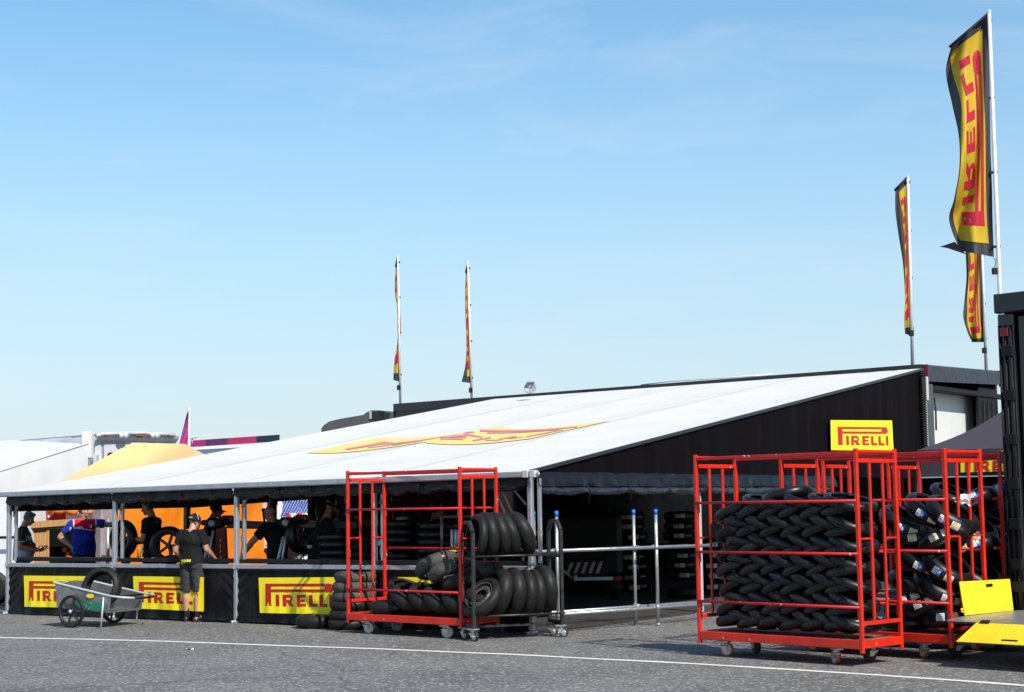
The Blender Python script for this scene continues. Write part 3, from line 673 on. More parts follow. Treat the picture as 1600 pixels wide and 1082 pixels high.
for i,(g0,g1) in enumerate(((.1,4.8),(4.95,9.6))):
    def rl(u,v,g0=g0,g1=g1,i=i):
        g=g0+(g1-g0)*u; a=-PI*.5+PI*1.3*v; tie=abs(((g-g0)/1.15)%1-.5)*2
        r=.055+.02*N.noise(V((g*4,v*3,i)))-.025*tie**8
        return T(-.10-r*math.cos(a)*.8,g,1.945-.02*(1-tie**2)+r*math.sin(a))
    mb=MB(); mb.grid(rl,110,12); part('gable_roll',mb,mat('skylit_roll_vinyl',(.018,.024,.036),.22,col2=(.01,.012,.016),nscale=3,bump=.7,bscale=7,bdist=.04),tent,True)  # bluish skylight on the roll is put into its base colour
    mb=MB()
    for k in range(1,5): 
        g=g0+1.15*k-.05; mb.tube([T(-.17,g,2.0),T(-.19,g+.02,1.93),T(-.16,g+.05,1.83),T(-.14,g+.06,1.74)],.01,6)
    parts_split('strap_tie',mb,BLKM,tent,True)
# lacing at the trailer end of the gable
mb=MB()
for k in range(44):
    z=2.2+k*.05; mb.tube([T(-.10,14.40,z),T(-.16,14.50,z+.03),T(-.09,14.62,z+.045)],.02,6)
part('gable_lacing',mb,BLKM,tent,True)
mb=MB(); mb.box(T(-.05,14.72,3.25),(.08,.06,2.1),0,M.Rotation(YAWT,3,'Z')); mb.box(T(-.10,14.75,4.05),(.03,.12,.5),0,M.Rotation(YAWT,3,'Z')); part('lacing_rail',mb,ALUW,tent,True)
# closed back part of the left end
mb=MB(); mb.grid(lambda u,v:T(WL-.02+.03*math.sin(u*60),7.72+6.83*u,.05+(zr(7.72+6.83*u)-.1)*v),70,8); part('end_curtain',mb,mat('maroon_black_curtain',(.07,.008,.012),.6,col2=(.035,.006,.009),nscale=2,stretch=(3,3,.2)),tent,True)
mb=MB(); mb.bar(T(WL,4.25,1.98),T(WL,8.3,2.16),.08,.22); mb.bar(T(WL,0,1.95),T(WL,4.25,1.98),.1,.2); part('end_valance',mb,VINYL,tent,True)
# roof print: two yellow shapes with magenta lettering, lying on the roof cloth
rp=T(5,0,2.20); rn=((T(9,0,zr(0))-T(3,0,zr(0))).cross(T(5,10,zr(10))-rp)).normalized()
if rn.z<0: rn=-rn
def onroof(x,y,dz):
    p=pl(x,y,rp,rn); w,g,z=toT(p); x_=(w/2.75)%1.0
    sag=.05*(1-(2*x_-1)**2)*math.sin(PI*min(1,max(0,(g+.1)/(GD+.2)))); return V((p.x,p.y,zr(g)-sag+dz-.0095*w))
def strip_print(top,bot,mi,mb,dz,n=40,m=3):
    def it(pl_,t):
        s=t*(len(pl_)-1);i=min(int(s),len(pl_)-2);f=s-i; return (pl_[i][0]*(1-f)+pl_[i+1][0]*f,pl_[i][1]*(1-f)+pl_[i+1][1]*f)
    # work in tent coordinates so that the film follows the cloth
    def fn(u,v):
        a=it(top,u);b=it(bot,u); return onroof(a[0]*(1-v)+b[0]*v,a[1]*(1-v)+b[1]*v,dz)
    mb.grid(fn,n,m,mi); mb.recalc=False
def z4(*p): return [(540+x/3.478,600+y/3.478) for x,y in p]
mb=MB()
strip_print(z4((-205,370),(0,325),(185,288),(300,285),(430,279),(560,271),(680,258)),z4((-205,372),(-60,368),(60,360),(180,349),(300,336),(440,318),(680,262)),0,mb,.012)
strip_print(z4((432,318),(560,290),(690,262),(815,233),(960,238),(1150,222),(1300,211),(1435,201)),z4((436,322),(560,323),(690,319),(815,312),(930,303),(1010,297),(1200,252),(1435,203)),0,mb,.012)
def zb(a,b,w0,w1,mi=1):
    strip_print(z4((a[0],a[1]-w0/2),(b[0],b[1]-w1/2)),z4((a[0],a[1]+w0/2),(b[0],b[1]+w1/2)),mi,mb,.02,12,1)
for a,b,w0,w1 in [((0,350),(215,312),7,14),((205,311),(255,313),12,6),((235,319),(590,285),5,3),((210,326),(470,298),5,4),((120,341),(240,326),4,5),((250,331),(330,318),4,5),((300,323),(420,307),4,4),((430,303),(540,288),4,3),
 ((515,303),(610,285),7,8),((540,300),(640,298),6,5),((575,292),(655,290),5,4),((610,285),(665,281),6,5),((640,275),(745,284),8,6),((655,268),(700,266),6,5),((690,302),(790,284),7,7),((730,257),(1260,232),8,6),((770,264),(1160,243),5,4),((760,300),(850,298),6,5),((830,294),(930,277),6,6),((880,290),(960,286),5,4),((980,284),(1060,268),6,5),((1010,277),(1110,262),5,5),((1090,262),(1180,248),6,5)]:
    zb(a,b,w0,w1)
part('roof_print',mb,[PYEL,PMAG],tent,True)
# ------------------------------------------------------------------ banners
def banner(name,corners,lab,off=-.045,group=None,nrm=TG,wav=.008,logo_box=(.085,.17,.93,.80)):
    tl,tr,br,bl=[V(p) for p in corners]
    def S(u,v,h):
        p=(tl*(1-u)+tr*u)*(1-v)+(bl*(1-u)+br*u)*v
        return p+nrm*(wav*math.sin(u*17+2*math.sin(v*2.2))*(.35+.65*v)+wav*.6*math.sin(u*41)*v-h)
    t=thing(name,lab,'banner',(tl+tr+br+bl)*.25,YAWT,group)
    mb=MB(); mb.grid(lambda u,v:S(u,v,0),60,14); part('cloth',mb,YEL,t,True)
    mb=MB(); x0,y0,x1,y1=logo_box
    put_logo(mb,lambda x,y:S(x0+(x1-x0)*x/3.87,y1-(y1-y0)*y,.004)); part('lettering',mb,LRED,t,True)
    return t
GB='yellow banners on the front wall'
oo=-.085
def bw(x0,x1,ta,tb,ba,bb): return [T(x0,oo,ta),T(x1,oo,tb),T(x1-.0,oo,bb),T(x0-.02,oo,ba)]
banner('banner',bw(10.42,8.80,.70,.705,.15,.165),'yellow banner with red lettering behind the aluminium garden cart',group=GB)
banner('banner',bw(7.72,6.12,.715,.714,.185,.17),'yellow banner with red lettering behind the man in charcoal shorts',group=GB)
banner('banner',bw(4.96,3.34,.718,.742,.178,.19),'yellow banner with red lettering left of the stacked flat tyres',group=GB)
banner('banner',bw(2.25,.62,.752,.76,.20,.21),'yellow banner mostly hidden behind the dusty tyres in the left red cage',group=GB)
gbo=-.13
banner('banner',[pl(x,y,T(gbo,0,0),TW) for x,y in((1297.8,656.8),(1393.6,657.4),(1396.3,704.6),(1299,703.6))],'yellow banner with red lettering high on the black gable curtain',nrm=-TW*-1,wav=.004,logo_box=(.1,.22,.92,.83))
# ------------------------------------------------------------------ trailer behind the tent
TW0,TW1,TG0,TG1=.11,14.37,14.94,19.9
tr=thing('race_trailer','large black expanding race trailer closing the back of the tent','trailer',T((TW0+TW1)/2,17.4,0),YAWT)
def TB(mb,w0,w1,g0,g1,z0,z1,mi=0,bev=.02):
    mb.box(T2((w0+w1)/2,(g0+g1)/2,(z0+z1)/2),(abs(w1-w0),abs(g1-g0),abs(z1-z0)),mi,M.Rotation(YAWT,3,'Z'),bev); return mb
def pg(x,y,w=TW0): return toT(pl(x,y,T(w,0,0),TW))
gA=pg(1455,640)[1]; gB=pg(1528,640)[1]; gC=pg(1566,640)[1]
def roofz(g): return 4.585+.03*(g-TG0)
mb=MB()
# shell: long side, far side, floor, roof that rises to the back, closed left end
TB(mb,TW0,TW1,TG0,TG0+.12,.9,4.40); TB(mb,TW0,TW1,TG1-.1,TG1,.9,4.56); TB(mb,TW0,TW1,TG0,TG1,.8,.95); TB(mb,TW1-.1,TW1,TG0+.12,TG1-.1,.95,4.4)
part('body',mb,BLKP,tr,True)
mb=MB(); TB(mb,TW0,TW1,TG0+.02,TG0+.08,.02,.9); TB(mb,TW0,TW0+.06,TG0+.1,TG1,.02,.8); parts_split('dark_gap_panel',mb,BLKX,tr,True)  # added black panels, hide the sunlit ground beyond the trailer
mb=MB(); mb.prism([(TG0-.03,roofz(TG0)-.2),(TG1+.05,roofz(TG1)-.22),(TG1+.05,roofz(TG1)),(TG0-.03,roofz(TG0))],TW1-TW0+.06,lambda g,z,h:T2(TW0-.03+h,g,z)); part('roof',mb,BLKP,tr,True)
mb=MB(); TB(mb,TW1+.03,TW1+.06,TG0,TG1,4.15,4.44); part('roof_edge',mb,BLKM,tr,True)
mb=MB(); mb.prism([(TG0+.22,roofz(TG0)-.36),(TG1-.05,roofz(TG1)-.34),(TG1-.05,roofz(TG1)-.03),(TG0+.22,roofz(TG0)-.03)],.06,lambda g,z,h:T2(TW0-.1+h,g,z)); part('header_panel',mb,mat('header_navy_black',(.016,.017,.028),.4),tr,True)
mb=MB(); 
for g in(TG0+.18,TG1-.0): mb.prism([(g,roofz(g)-.38),(g+.06,roofz(g)-.38),(g+.06,roofz(g)),(g,roofz(g))],.07,lambda a,z,h:T2(TW0-.105+h,a,z))
parts_split('header_trim',mb,MAROON,tr,True)
mb=MB(); TB(mb,TW0-.08,TW0+.02,TG0-.02,gA-.05,.9,4.2); part('corner_column',mb,BLKP,tr,True)
mb=MB(); TB(mb,TW0+.35,TW0+.41,TG0+.13,gB+.7,.95,4.15); part('inner_wall',mb,GREYW,tr,True)
mb=MB(); TB(mb,TW0+.1,TW1-.1,TG0+.13,TG1-.02,4.16,4.22); part('ceiling',mb,BLKM,tr,True)
mb=MB(); TB(mb,TW0-.04,TW0+.06,gA-.05,gC,4.06,4.18); TB(mb,TW0-.04,TW0+.06,gB,gB+.10,.95,4.06); TB(mb,TW0+.0,TW0+.05,gB+.1,TG1-.02,.95,4.30)
for k in range(4): mb.cyl(T2(TW0-.06,gB+.25+.3*k,1.4),T2(TW0-.06,gB+.25+.3*k,4.0),.025,8)
part('door_frame',mb,BLKM,tr,True)
mb=MB(); mb.tube([T2(TW0-.07,gA+.02,3.9),T2(TW0-.1,gA+.0,3.6),T2(TW0-.08,gA+.03,3.2)],.02,6); part('hanging_cable',mb,BLKM,tr,True)
mb=MB()
mb.tube([T2(3.6,TG0+.1,roofz(TG0)+.03),T2(6.2,TG0+.1,roofz(TG0)+.05),T2(7.0,TG0+.1,roofz(TG0)+.02)],.015,6); part('roof_cable',mb,ALUW,tr,True)
# wheels under the trailer
for w in(2.2,3.5,11.5):
    mb=MB(); m=M.Translation(T(w,TG0+.25,.5))@M.Rotation(YAWT,4,'Z')@M.Rotation(PI/2,4,'X'); mb.lathe([(.2,-.12),(.45,-.13),(.5,-.08),(.5,.08),(.45,.13),(.2,.12)],28,0,m); part('wheel',mb,RUBM,tr,True)
# satellite dish
t=thing('satellite_dish','small grey satellite dish standing on the trailer roof edge','satellite dish',T2(6.6,TG0+.5,roofz(TG0)+.03))
p0=T2(6.6,TG0+.5,roofz(TG0)); dpc=dep(829,606.5,p0.y); 
mb=MB(); ax=V((-.15,-.85,.35)).normalized(); m=M.Translation(dpc)@ax.to_track_quat('Z','Y').to_matrix().to_4x4()
mb.lathe([(0.001,-.04),(.06,-.035),(.12,-.018),(.155,.01),(.15,.014),(.11,-.008),(0.001,-.028)],24,0,m); part('reflector',mb,DISHG,t,True)
mb=MB(); mb.tube([m@V((0,-.14,0)),m@V((0,-.06,.16))],.008,6); mb.box(m@V((0,-.05,.17)),(.04,.05,.04)); part('receiver_arm',mb,DISHG,t,True)
mb=MB(); mb.cyl(V((dpc.x,dpc.y+.02,roofz(TG0)+.02)),dpc+V((0,.03,0)),.025); mb.box(V((dpc.x,dpc.y,roofz(TG0)+.05)),(.2,.2,.03)); part('mount',mb,ALU,t,True)
# tractor cab roof left of the trailer
cab=thing('truck_tractor','dark grey truck tractor with rounded roof fairing behind the white tent roof','truck',T(16.9,17,0),YAWT)
pA=[(502,669),(507,664),(514,659),(530,655),(550,651.5),(568,648.5),(572,645),(580,641.5),(592,641.5),(606,643.5),(616,645)]
Yc=T(16.5,17,0).y
def cabp(x,y,d):
    p=dep(x,y,Yc); return p+TG*d
prof=[cabp(x,y,0) for x,y in pA]
mb=MB(); zb_=3.2
n=len(prof)
for d0,d1 in((0,2.2),):
    vs=[p for p in prof]+[V((p.x,p.y,zb_)) for p in prof]+[p+TG*2.2 for p in prof]+[V((p.x,p.y,zb_))+TG*2.2 for p in prof]
    fs=[]
    for i in range(n-1): fs+=[[i,i+1,n+i+1,n+i],[2*n+i,3*n+i,3*n+i+1,2*n+i+1],[i,2*n+i,2*n+i+1,i+1]]
    fs+=[[0,n,3*n,2*n],[n-1,3*n-1,4*n-1,2*n-1]]
mb.add(vs,fs,0,False); part('roof_fairing',mb,mat('dark_grey_paint',(.06,.058,.062),.35,coat=.3),cab,True)
mb=MB(); q=[cabp(581.5,643,-.03),cabp(611,645.5,-.03),cabp(608,656,-.03),cabp(581.5,656,-.03)]
mb.add(q+[p-TG*.02 for p in q],[[0,1,2,3],[4,5,6,7],[0,1,5,4],[1,2,6,5],[2,3,7,6],[3,0,4,7]]); part('side_window',mb,PHONE,cab,True)
mb=MB(); mb.bar(cabp(580.5,643,-.05),cabp(580.5,655,-.05),.07,.03,up=TG); part('window_trim',mb,ALUW,cab,True)
mb=MB(); c0=cabp(560,700,1.1); mb.box(V((c0.x,c0.y,2.0)),(2.3,2.3,2.5),0,M.Rotation(YAWT,3,'Z')); part('cab_body',mb,mat('dark_grey_cab',(.05,.05,.053),.35),cab,True)
for k in(-1,1):
    mb=MB(); m=M.Translation(V((c0.x,c0.y,.5))-TG*1.05+TW*k*.5)@M.Rotation(YAWT,4,'Z')@M.Rotation(PI/2,4,'X'); mb.lathe([(.2,-.12),(.45,-.13),(.5,-.08),(.5,.08),(.45,.13),(.2,.12)],24,0,m); part('wheel',mb,RUBM,cab,True)
# ------------------------------------------------------------------ flags
def lerp_rows(rows,v):
    s=v*(len(rows)-1); i=min(int(s),len(rows)-2); f=s-i
    r=[rows[max(i-1,0)],rows[i],rows[i+1],rows[min(i+2,len(rows)-1)]]
    out=[]
    for k in range(len(rows[0])):
        a,b,c,d=[q[k] for q in r]; out.append(.5*((2*b)+(c-a)*f+(2*a-5*b+4*c-d)*f*f+(3*b-a-3*c+d)*f**3))
    return out
def flagpole(lab,Y,top,low,rows,inner,amp=.12,base_z=0,weight=None,clips=(.04,.35,.65,.95),rad=.035,group='tall flags above the trailer',logo=(.12,.90,.06,.94),tail=None,xspan=(0,3.87),arm=True):
    tp=dep(*top,Y); lp=dep(*low,Y); d=(lp-tp).normalized(); bp=lp+d*((lp.z-base_z)/-d.z)
    t=thing('flagpole',lab,'flag',bp,0,group)
    mb=MB(); mb.tube([bp,tp],[rad*1.15,rad*.85],12); mb.ell(tp,(rad,rad,rad)); part('pole',mb,POLE,t,True)
    def S(u,v,h=0):
        xl,yl,xr,yr=lerp_rows(rows,v); x=xl+(xr-xl)*u; y=yl+(yr-yl)*u
        dy=amp*max(0,1-u)*math.sin(v*9+1.5*u+top[0])+amp*.55*math.sin(u*9+v*7)*max(0,1-u)**.3
        return dep(x,y,Y+.02+dy-h)
    mb=MB(); mb.recalc=False; mb.grid(lambda u,v:S(u,v),22,70); fl=part('flag',mb,FBLK,t,True)
    def S2(u,v,h):
        a,b=lerp_rows(inner,v)[:2]; v2=.055+.885*v; return S(a+(b-a)*u,v2,h)
    mb=MB(); mb.recalc=False; mb.grid(lambda u,v:S2(u,v,.012),16,60); part('print_field',mb,FYEL,fl,True)
    mb=MB(); u0,u1,v0,v1=logo
    put_logo(mb,lambda x,y:S2(u0+(u1-u0)*y,v1-(v1-v0)*(x-xspan[0])/(xspan[1]-xspan[0]),.024),xmin=xspan[0]-.01,xmax=xspan[1]+.01); part('print_lettering',mb,FRED,fl,True)
    if tail:
        mb=MB(); mb.recalc=False; q=[dep(x,y,Y-.05+.1*k) for k,(x,y) in enumerate(tail)]; mb.add(q,[list(range(len(q)))]); part('flag_corner',mb,FBLK,fl,True)
    if arm:
        mb=MB(); a=S(0,0,-.02);b=S(1,0,-.02); b2=b.lerp(tp,.5); mb.tube([a+(a-b)*.06,b2],.028,8); part('cross_arm',mb,BLKM,t,True)
    mb=MB()
    for c in clips:
        e=S(1,c); q=tp+d*((e-tp).dot(d)); mb.bar(e+V((-.03,0,0)),q+V((.05,-.0,0)),.05,.05)
    parts_split('flag_clip',mb,BLKM,t,True)
    if weight:
        wp=dep(*weight,Y-.02); mb=MB(); mb.box(wp,(.10,.08,.13)); mb.tube([wp+V((0,0,.06)),wp+V((.03,0,.16)),wp+V((.03,0,.22)),wp+V((-.01,0,.27))],.008,6); part('weight',mb,BLKM,t,True)
    return t
rows=[(1487,71,1543,24),(1478,112,1544.5,72),(1488,165,1546,128),(1498,213,1547,185),(1499,262,1548,240),(1491,310,1550,294),(1483,345,1551,345),(1500,392,1553,402)]
inner=[(.06,.86),(.16,.86),(.22,.84),(.06,.84),(.04,.84),(.04,.84),(.09,.86),(.12,.88)]
flagpole('biggest waving yellow flag, on the pole beside the black truck at right',33,(1545.5,19),(1562,452),rows,inner,weight=(1554,424),rad=.045,amp=.26,tail=[(1492,378),(1468,386),(1480,388),(1510,398)],logo=(.24,.93,.08,.93))
rows=[(1399,297,1416,279),(1399,330,1417,310),(1404,368,1418.5,345),(1410,405,1420,380),(1413,440,1421,415),(1414,470,1422,450),(1413,497,1425,482),(1414,522,1427,526)]
inner=[(.35,.95),(.5,.95),(.5,.97),(.4,.97),(.2,.97),(.02,.97),(.02,.95),(.1,.9)]
flagpole('narrow furled yellow flag on the pole above the trailer corner near the gable',36.5,(1418.5,277),(1426,572),rows,inner,base_z=4.5,weight=(1424,521),amp=.04)
rows=[(1507,325,1532,305),(1507,360,1533,345),(1509,400,1534.5,385),(1510,435,1535,420),(1507,470,1536,455),(1505,495,1537,490),(1512,520,1538,515),(1519,535,1539,535)]
inner=[(.15,.8),(.15,.8),(.12,.8),(.12,.8),(.15,.8),(.2,.82),(.12,.82),(.15,.82)]
flagpole('yellow flag partly hidden behind the biggest waving flag',39.5,(1531,299),(1541,578),rows,inner,base_z=4.6,weight=(1538,548),logo=(.15,.9,.08,.93))
rows=[(618.5,417,621,404),(617,440,621.5,432),(617.5,462,622,455),(620.5,480,624.5,478),(621,510,626.5,508),(621,535,625.5,530),(616,565,623.5,558),(614.5,594,624,597)]
inner=[(.05,.9),(.05,.9),(.05,.9),(.1,1),(.1,1),(.1,1),(.05,.9),(.05,.95)]
flagpole('leftmost distant yellow flag, folded around its pole left of the satellite dish',45,(621.5,400),(625.5,632),rows,inner,base_z=4.45,weight=(623,606),amp=.03,rad=.03)
rows=[(728,426,731.5,414),(727,450,732,440),(727,476,732.5,465),(727.5,500,733,492),(728.5,525,734,520),(728.5,548,735,544),(727,572,735.5,570),(721,597,736,599)]
inner=[(.1,.95),(.05,.95),(.05,.95),(.1,.95),(.1,.95),(.1,.95),(.2,.85),(.5,.9)]
flagpole('second distant yellow flag, hanging straight just left of the satellite dish',44,(731,410),(737,623),rows,inner,base_z=4.45,weight=(735.5,610),amp=.02,rad=.03)
# ------------------------------------------------------------------ tyres
def tyre_prof(Ro,hw,rb,crown):
    out=[]
    for i in range(-8,9):
        a=i/8*PI/2; out.append((Ro-crown*(1-math.cos(a)),hw*math.sin(a)))
    out.append((rb+.012,hw*.86)); out.append((rb,hw*.74)); out.append((rb+.002,hw*.62))
    inn=[(Ro-.016-crown*.9*(1-math.cos(i/5*PI/2)),hw*.84*math.sin(i/5*PI/2)) for i in range(5,-6,-1)]
    out+=inn; out+=[(rb+.002,-hw*.62),(rb,-hw*.74),(rb+.012,-hw*.86)]
    return out
TK={'slim':(.300,.055,.214,.053),'front':(.300,.062,.214,.060),'rear':(.322,.098,.214,.090),'mid':(.312,.080,.214,.075)}
TMESH={}
def tyre_mesh(kind):
    if kind not in TMESH:
        mb=MB(); mb.lathe(tyre_prof(*TK[kind]),56,0,closed=True); TMESH[kind]=mb
    return TMESH[kind]
def surf(kind,t,ang,off):
    Ro,hw,rb,cr=TK[kind]; a=t*PI/2; r=Ro-cr*(1-math.cos(a))+off*math.cos(a); z=(hw+off)*math.sin(a); return V((r*math.cos(ang),r*math.sin(ang),z))
TYP={}
def tyre_type(key,kind,m,bands=(),labels=(),label=None):
    """first object of each look; later ones are copies"""
    TYP[key]=(kind,m,bands,labels); 
MESHC={}
def cached(k,fn):
    if k not in MESHC: MESHC[k]=fn()
    return MESHC[k]
def add_tyre(key,pos,axis,spin,label,group,name='tyre',squash=1):
    kind,m,bands,labels=TYP[key]
    def mk():
        return tyre_mesh(kind).mesh('tyre',[m])
    o=bpy.data.objects.new(name,cached(key,mk)); COL.objects.link(o)
    ax=V(axis).normalized(); q=ax.to_track_quat('Z','Y')
    # keep spin 0 pointing to the camera side
    mt=M.Translation(V(pos))@q.to_matrix().to_4x4()
    loc=mt.inverted()@CO; a0=math.atan2(loc.y,loc.x)
    mt=mt@M.Rotation(a0+spin,4,'Z'); o.matrix_basis=mt; ROOT[o.name]=(mt,mt.inverted()); tag(o,label,'tyre',group)
    for i,(a,wd) in enumerate(bands):
        def mkb(a=a,wd=wd):
            mb=MB(); mb.grid(lambda u,v:surf(kind,-1+2*v,a+(u-.5)*wd,.0022),3,18); mb.recalc=False; return mb.mesh('band',[BAND])
        c=bpy.data.objects.new('band',cached(key+'b%d'%i,mkb)); COL.objects.link(c); c.parent=o
    for i,(a,t,style) in enumerate(labels):
        def mkl(a=a,t=t,style=style):
            mb=MB(); mb.recalc=False; W_=.30; H_=.54 if kind=='rear' else .68
            def cell(u0,u1,v0,v1,mi,off): mb.grid(lambda u,v:surf(kind,t+H_*(v0+(v1-v0)*v-.5),a+W_*(u0+(u1-u0)*u-.5),off),5,5,mi)
            cell(0,1,0,1,0,.0025)
            if style=='yellow':
                cell(.05,.95,.40,.66,1,.0035); cell(.1,.9,.74,.80,3,.004); cell(.1,.7,.86,.92,3,.004); cell(.1,.85,.08,.14,3,.004); cell(.1,.6,.22,.28,3,.004)
            elif style=='blue':
                cell(.56,1,0,1,2,.0035); cell(.65,.9,.3,.7,0,.004); cell(.08,.48,.15,.22,3,.004); cell(.08,.48,.4,.47,3,.004); cell(.08,.48,.65,.72,3,.004)
            else:
                for k in range(4): cell(.1,.9,.1+.22*k,.17+.22*k,3,.0035)
            return mb.mesh('label',[PAPER,LYEL,LBLU,INK])
        c=bpy.data.objects.new('label',cached(key+'l%d'%i,mkl)); COL.objects.link(c); c.parent=o
    return o
B2=((-.55,.085),(.5,.085)); 
tyre_type('slick','front',RUB); tyre_type('braid','slim',RUB); tyre_type('braidb','slim',RUB,((-.45,.09),)); tyre_type('braidm','slim',RUBM); tyre_type('slickb2','front',RUB,((.0,.09),(.75,.09)))
tyre_type('matt','front',RUBM); tyre_type('mattrear','rear',RUBM); tyre_type('mattmid','mid',RUBM)
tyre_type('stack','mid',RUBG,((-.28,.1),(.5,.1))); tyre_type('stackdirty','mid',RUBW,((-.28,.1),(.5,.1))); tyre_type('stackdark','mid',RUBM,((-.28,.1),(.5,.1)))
tyre_type('rearband','rear',RUBM,((.62,.75),)); tyre_type('worn','rear',RUBG,((.3,.1),)); tyre_type('pick','rear',RUBW,((.35,.12),))
tyre_type('midband','rear',RUBM,((.35,.5),))
tyre_type('laby','rear',RUB,(),((-.26,.1,'yellow'),(.2,.1,'blue'))); tyre_type('labb','rear',RUB,((.8,.1),),((.25,.1,'yellow'),(-.22,.1,'blue'))); tyre_type('labw','rear',RUB,(),((.2,.15,'yellow'),(-.25,.15,'text')))
tyre_type('laby1','mid',RUB,(),((0,.2,'yellow'),)); tyre_type('stored','rear',RUB,(),((-.18,.0,'yellow'),(.17,.0,'text')))
# ------------------------------------------------------------------ red cages
def caster(parent,p,style,ang,wr=.085):
    """swivel caster: top plate + fork with a wheel as sub-part; p is the swivel point in the parent's frame"""
    x,y,zt=p; d=V((math.cos(ang),math.sin(ang),0)); s=V((-d.y,d.x,0)); c=V((x,y,wr))+d*.035
    mb=MB(); rot=M.Rotation(ang,3,'Z'); mb.box((x,y,zt-.012),(.13,.10,.018),0,rot); mb.cyl((x,y,zt-.055),(x,y,zt-.02),.035,12)
    for k in(-1,1):
        a=V((x,y,zt-.06))+s*.034*k; e=c+s*.034*k
        mb.add([a-d*.045,a+d*.045,e+d*.022-V((0,0,.02)),e-d*.022-V((0,0,.02)),a-d*.045+s*.005*k,a+d*.045+s*.005*k,e+d*.022-V((0,0,.02))+s*.005*k,e-d*.022-V((0,0,.02))+s*.005*k],[[0,1,2,3],[4,5,6,7],[0,1,5,4],[1,2,6,5],[2,3,7,6],[3,0,4,7]])
    mb.box(V((x,y,zt-.062)),(.10,.075,.01),0,rot); mb.cyl(c-s*.045,c+s*.045,.011,8)
    plate=RED if style=='red' else ZINC
    f=part('caster',mb,ZINC,parent)
    m=M.Translation(c)@M((d,V((0,0,1)),s)).transposed().to_4x4()
    mb=MB(); r=wr
    mb.lathe([(r*.74,-.022),(r*.95,-.022),(r,-.015),(r,.015),(r*.95,.022),(r*.74,.022)],24,0,m,closed=True)
    mb.lathe([(.012,-.020),(r*.35,-.020),(r*.4,-.012),(r*.68,-.012),(r*.75,-.021),(r*.75,.021),(r*.68,.012),(r*.4,.012),(r*.35,.020),(.012,.020)],24,1,m,closed=True)
    mats={'red':[CRD,CWH],'cream':[CWH,CWH],'black':[CBK,CBK],'rack':[CBK,ZINC]}[style]
    part('wheel',mb,mats,f)
CL_,CW_,CZ0,CZ1=2.2208,.7144,.142,2.2907
def cage(label,org,yaw,sc=1.0,front=(1.737,1.178,.618),back=(1.737,1.178,.618),cast='red',angs=(.3,2.6,4.2,-.4),floorm=PLY,group='red steel tyre cages'):
    t=thing('tyre_cage',label,'cage',org,yaw,group)
    L,W_=CL_*sc,CW_*sc; z0,z1=CZ0*sc,CZ1*sc; S=lambda z:z*sc
    ps=.042*sc
    for (x,y) in((0,0),(L,0),(L,W_),(0,W_)):
        mb=MB(); mb.box((x,y,(z0+z1)/2),(ps,ps,z1-z0),bev=.005)
        sx=1 if x<1 else -1; yy=y+(-.0 if y<.1 else 0)
        for z in (1.737,1.178,.618): mb.box((x+sx*(ps*.5+.008),y,S(z)-.06),(.016,.034,.11),bev=.004)
        part('post',mb,RED,t)
    for x in(0,L):
        mb=MB(); a=ps*.5+.001
        mb.box((x,W_/2,S(2.16)),(.034,W_-2*a,.045),bev=.004); mb.box((x,W_/2,S(.45)),(.034,W_-2*a,.042),bev=.004)
        for k in(1,2): mb.box((x,W_*k/3,S((2.16+.45)/2)),(.026,.03,S(1.71)-.045),bev=.004)
        mb.box((x,(a+W_/3-.015)/2,S(1.335)),(.018,W_/3-.015-a,.02)); mb.box((x,W_-(a+W_/3-.015)/2,S(1.335)),(.018,W_/3-.015-a,.02))
        part('end_frame',mb,RED,t)
        mb=MB(); mb.bar((x,a,S(2.262)),(x,W_-a,S(2.262)),.03,.03); part('top_rail',mb,RED,t)
    for y in(0,W_):
        mb=MB(); mb.bar((ps*.5+.001,y,S(2.245)),(L-ps*.5-.001,y,S(2.245)),.032,.038,bev=.005); part('top_rail',mb,REDD,t)
        mb=MB(); mb.bar((ps*.5+.001,y,S(.232)),(L-ps*.5-.001,y,S(.232)),.045,.095,bev=.006); part('base_bar',mb,RED,t)
        for z in(front if y==0 else back):
            off=-.03 if y==0 else .03
            mb=MB(); mb.tube([(-.005,y+off*.6,S(z)),(L+.005,y+off*.6,S(z))],.0165,10); part('cross_bar',mb,REDD,t)
    for x in(0,L):
        mb=MB(); a=ps*.5+.001; mb.bar((x,a,S(.235)),(x,W_-a,S(.235)),.045,.09,bev=.006); part('base_bar',mb,RED,t)
    mb=MB(); mb.box((L/2,W_/2,S(.262)),(L-.05,W_-.05,.018)); part('floor_board',mb,floorm,t)
    for i,(x,y) in enumerate(((.26,.11),(L-.40,.10),(L-.30,W_-.10),(.30,W_-.10))):
        mb=MB(); mb.box((x,y,S(.185)),(.20,.10,.02)); part('caster_plate',mb,RED,t)
        caster(t,(x,y,S(.176)),cast if i<2 or cast!='red' else 'black',angs[i]+(0),.078)
    return t
YA=-.8179; OA=V((2.104,19.129,0)); AU=V((math.cos(YA),math.sin(YA),0)); AV=V((-AU.y,AU.x,0))
cage('near red cage packed with black tyres laced in a braid pattern',OA,YA,floorm=PLY)
def loc(org,u,v,z): return org+AU*u+AV*v+V((0,0,z))
OB=dep(1222,790,19.62); OB.z=0
OC=dep(1288,790,20.25); OC.z=0
OD=dep(1390,790,21.6); OD.z=0
cage('red cage of labelled tyres directly behind the near braided cage',OB,YA,cast='red',back=(1.737,1.178,.618))
cage('red cage standing third from the front, between two cages of labelled tyres',OC,-.65)
cage('rearmost red cage beside the dark canopy, its right end behind the black truck',OD,YA+.01)
YL=-.7338; kL=.986; OL=V((-2.377,23.645,0))*kL
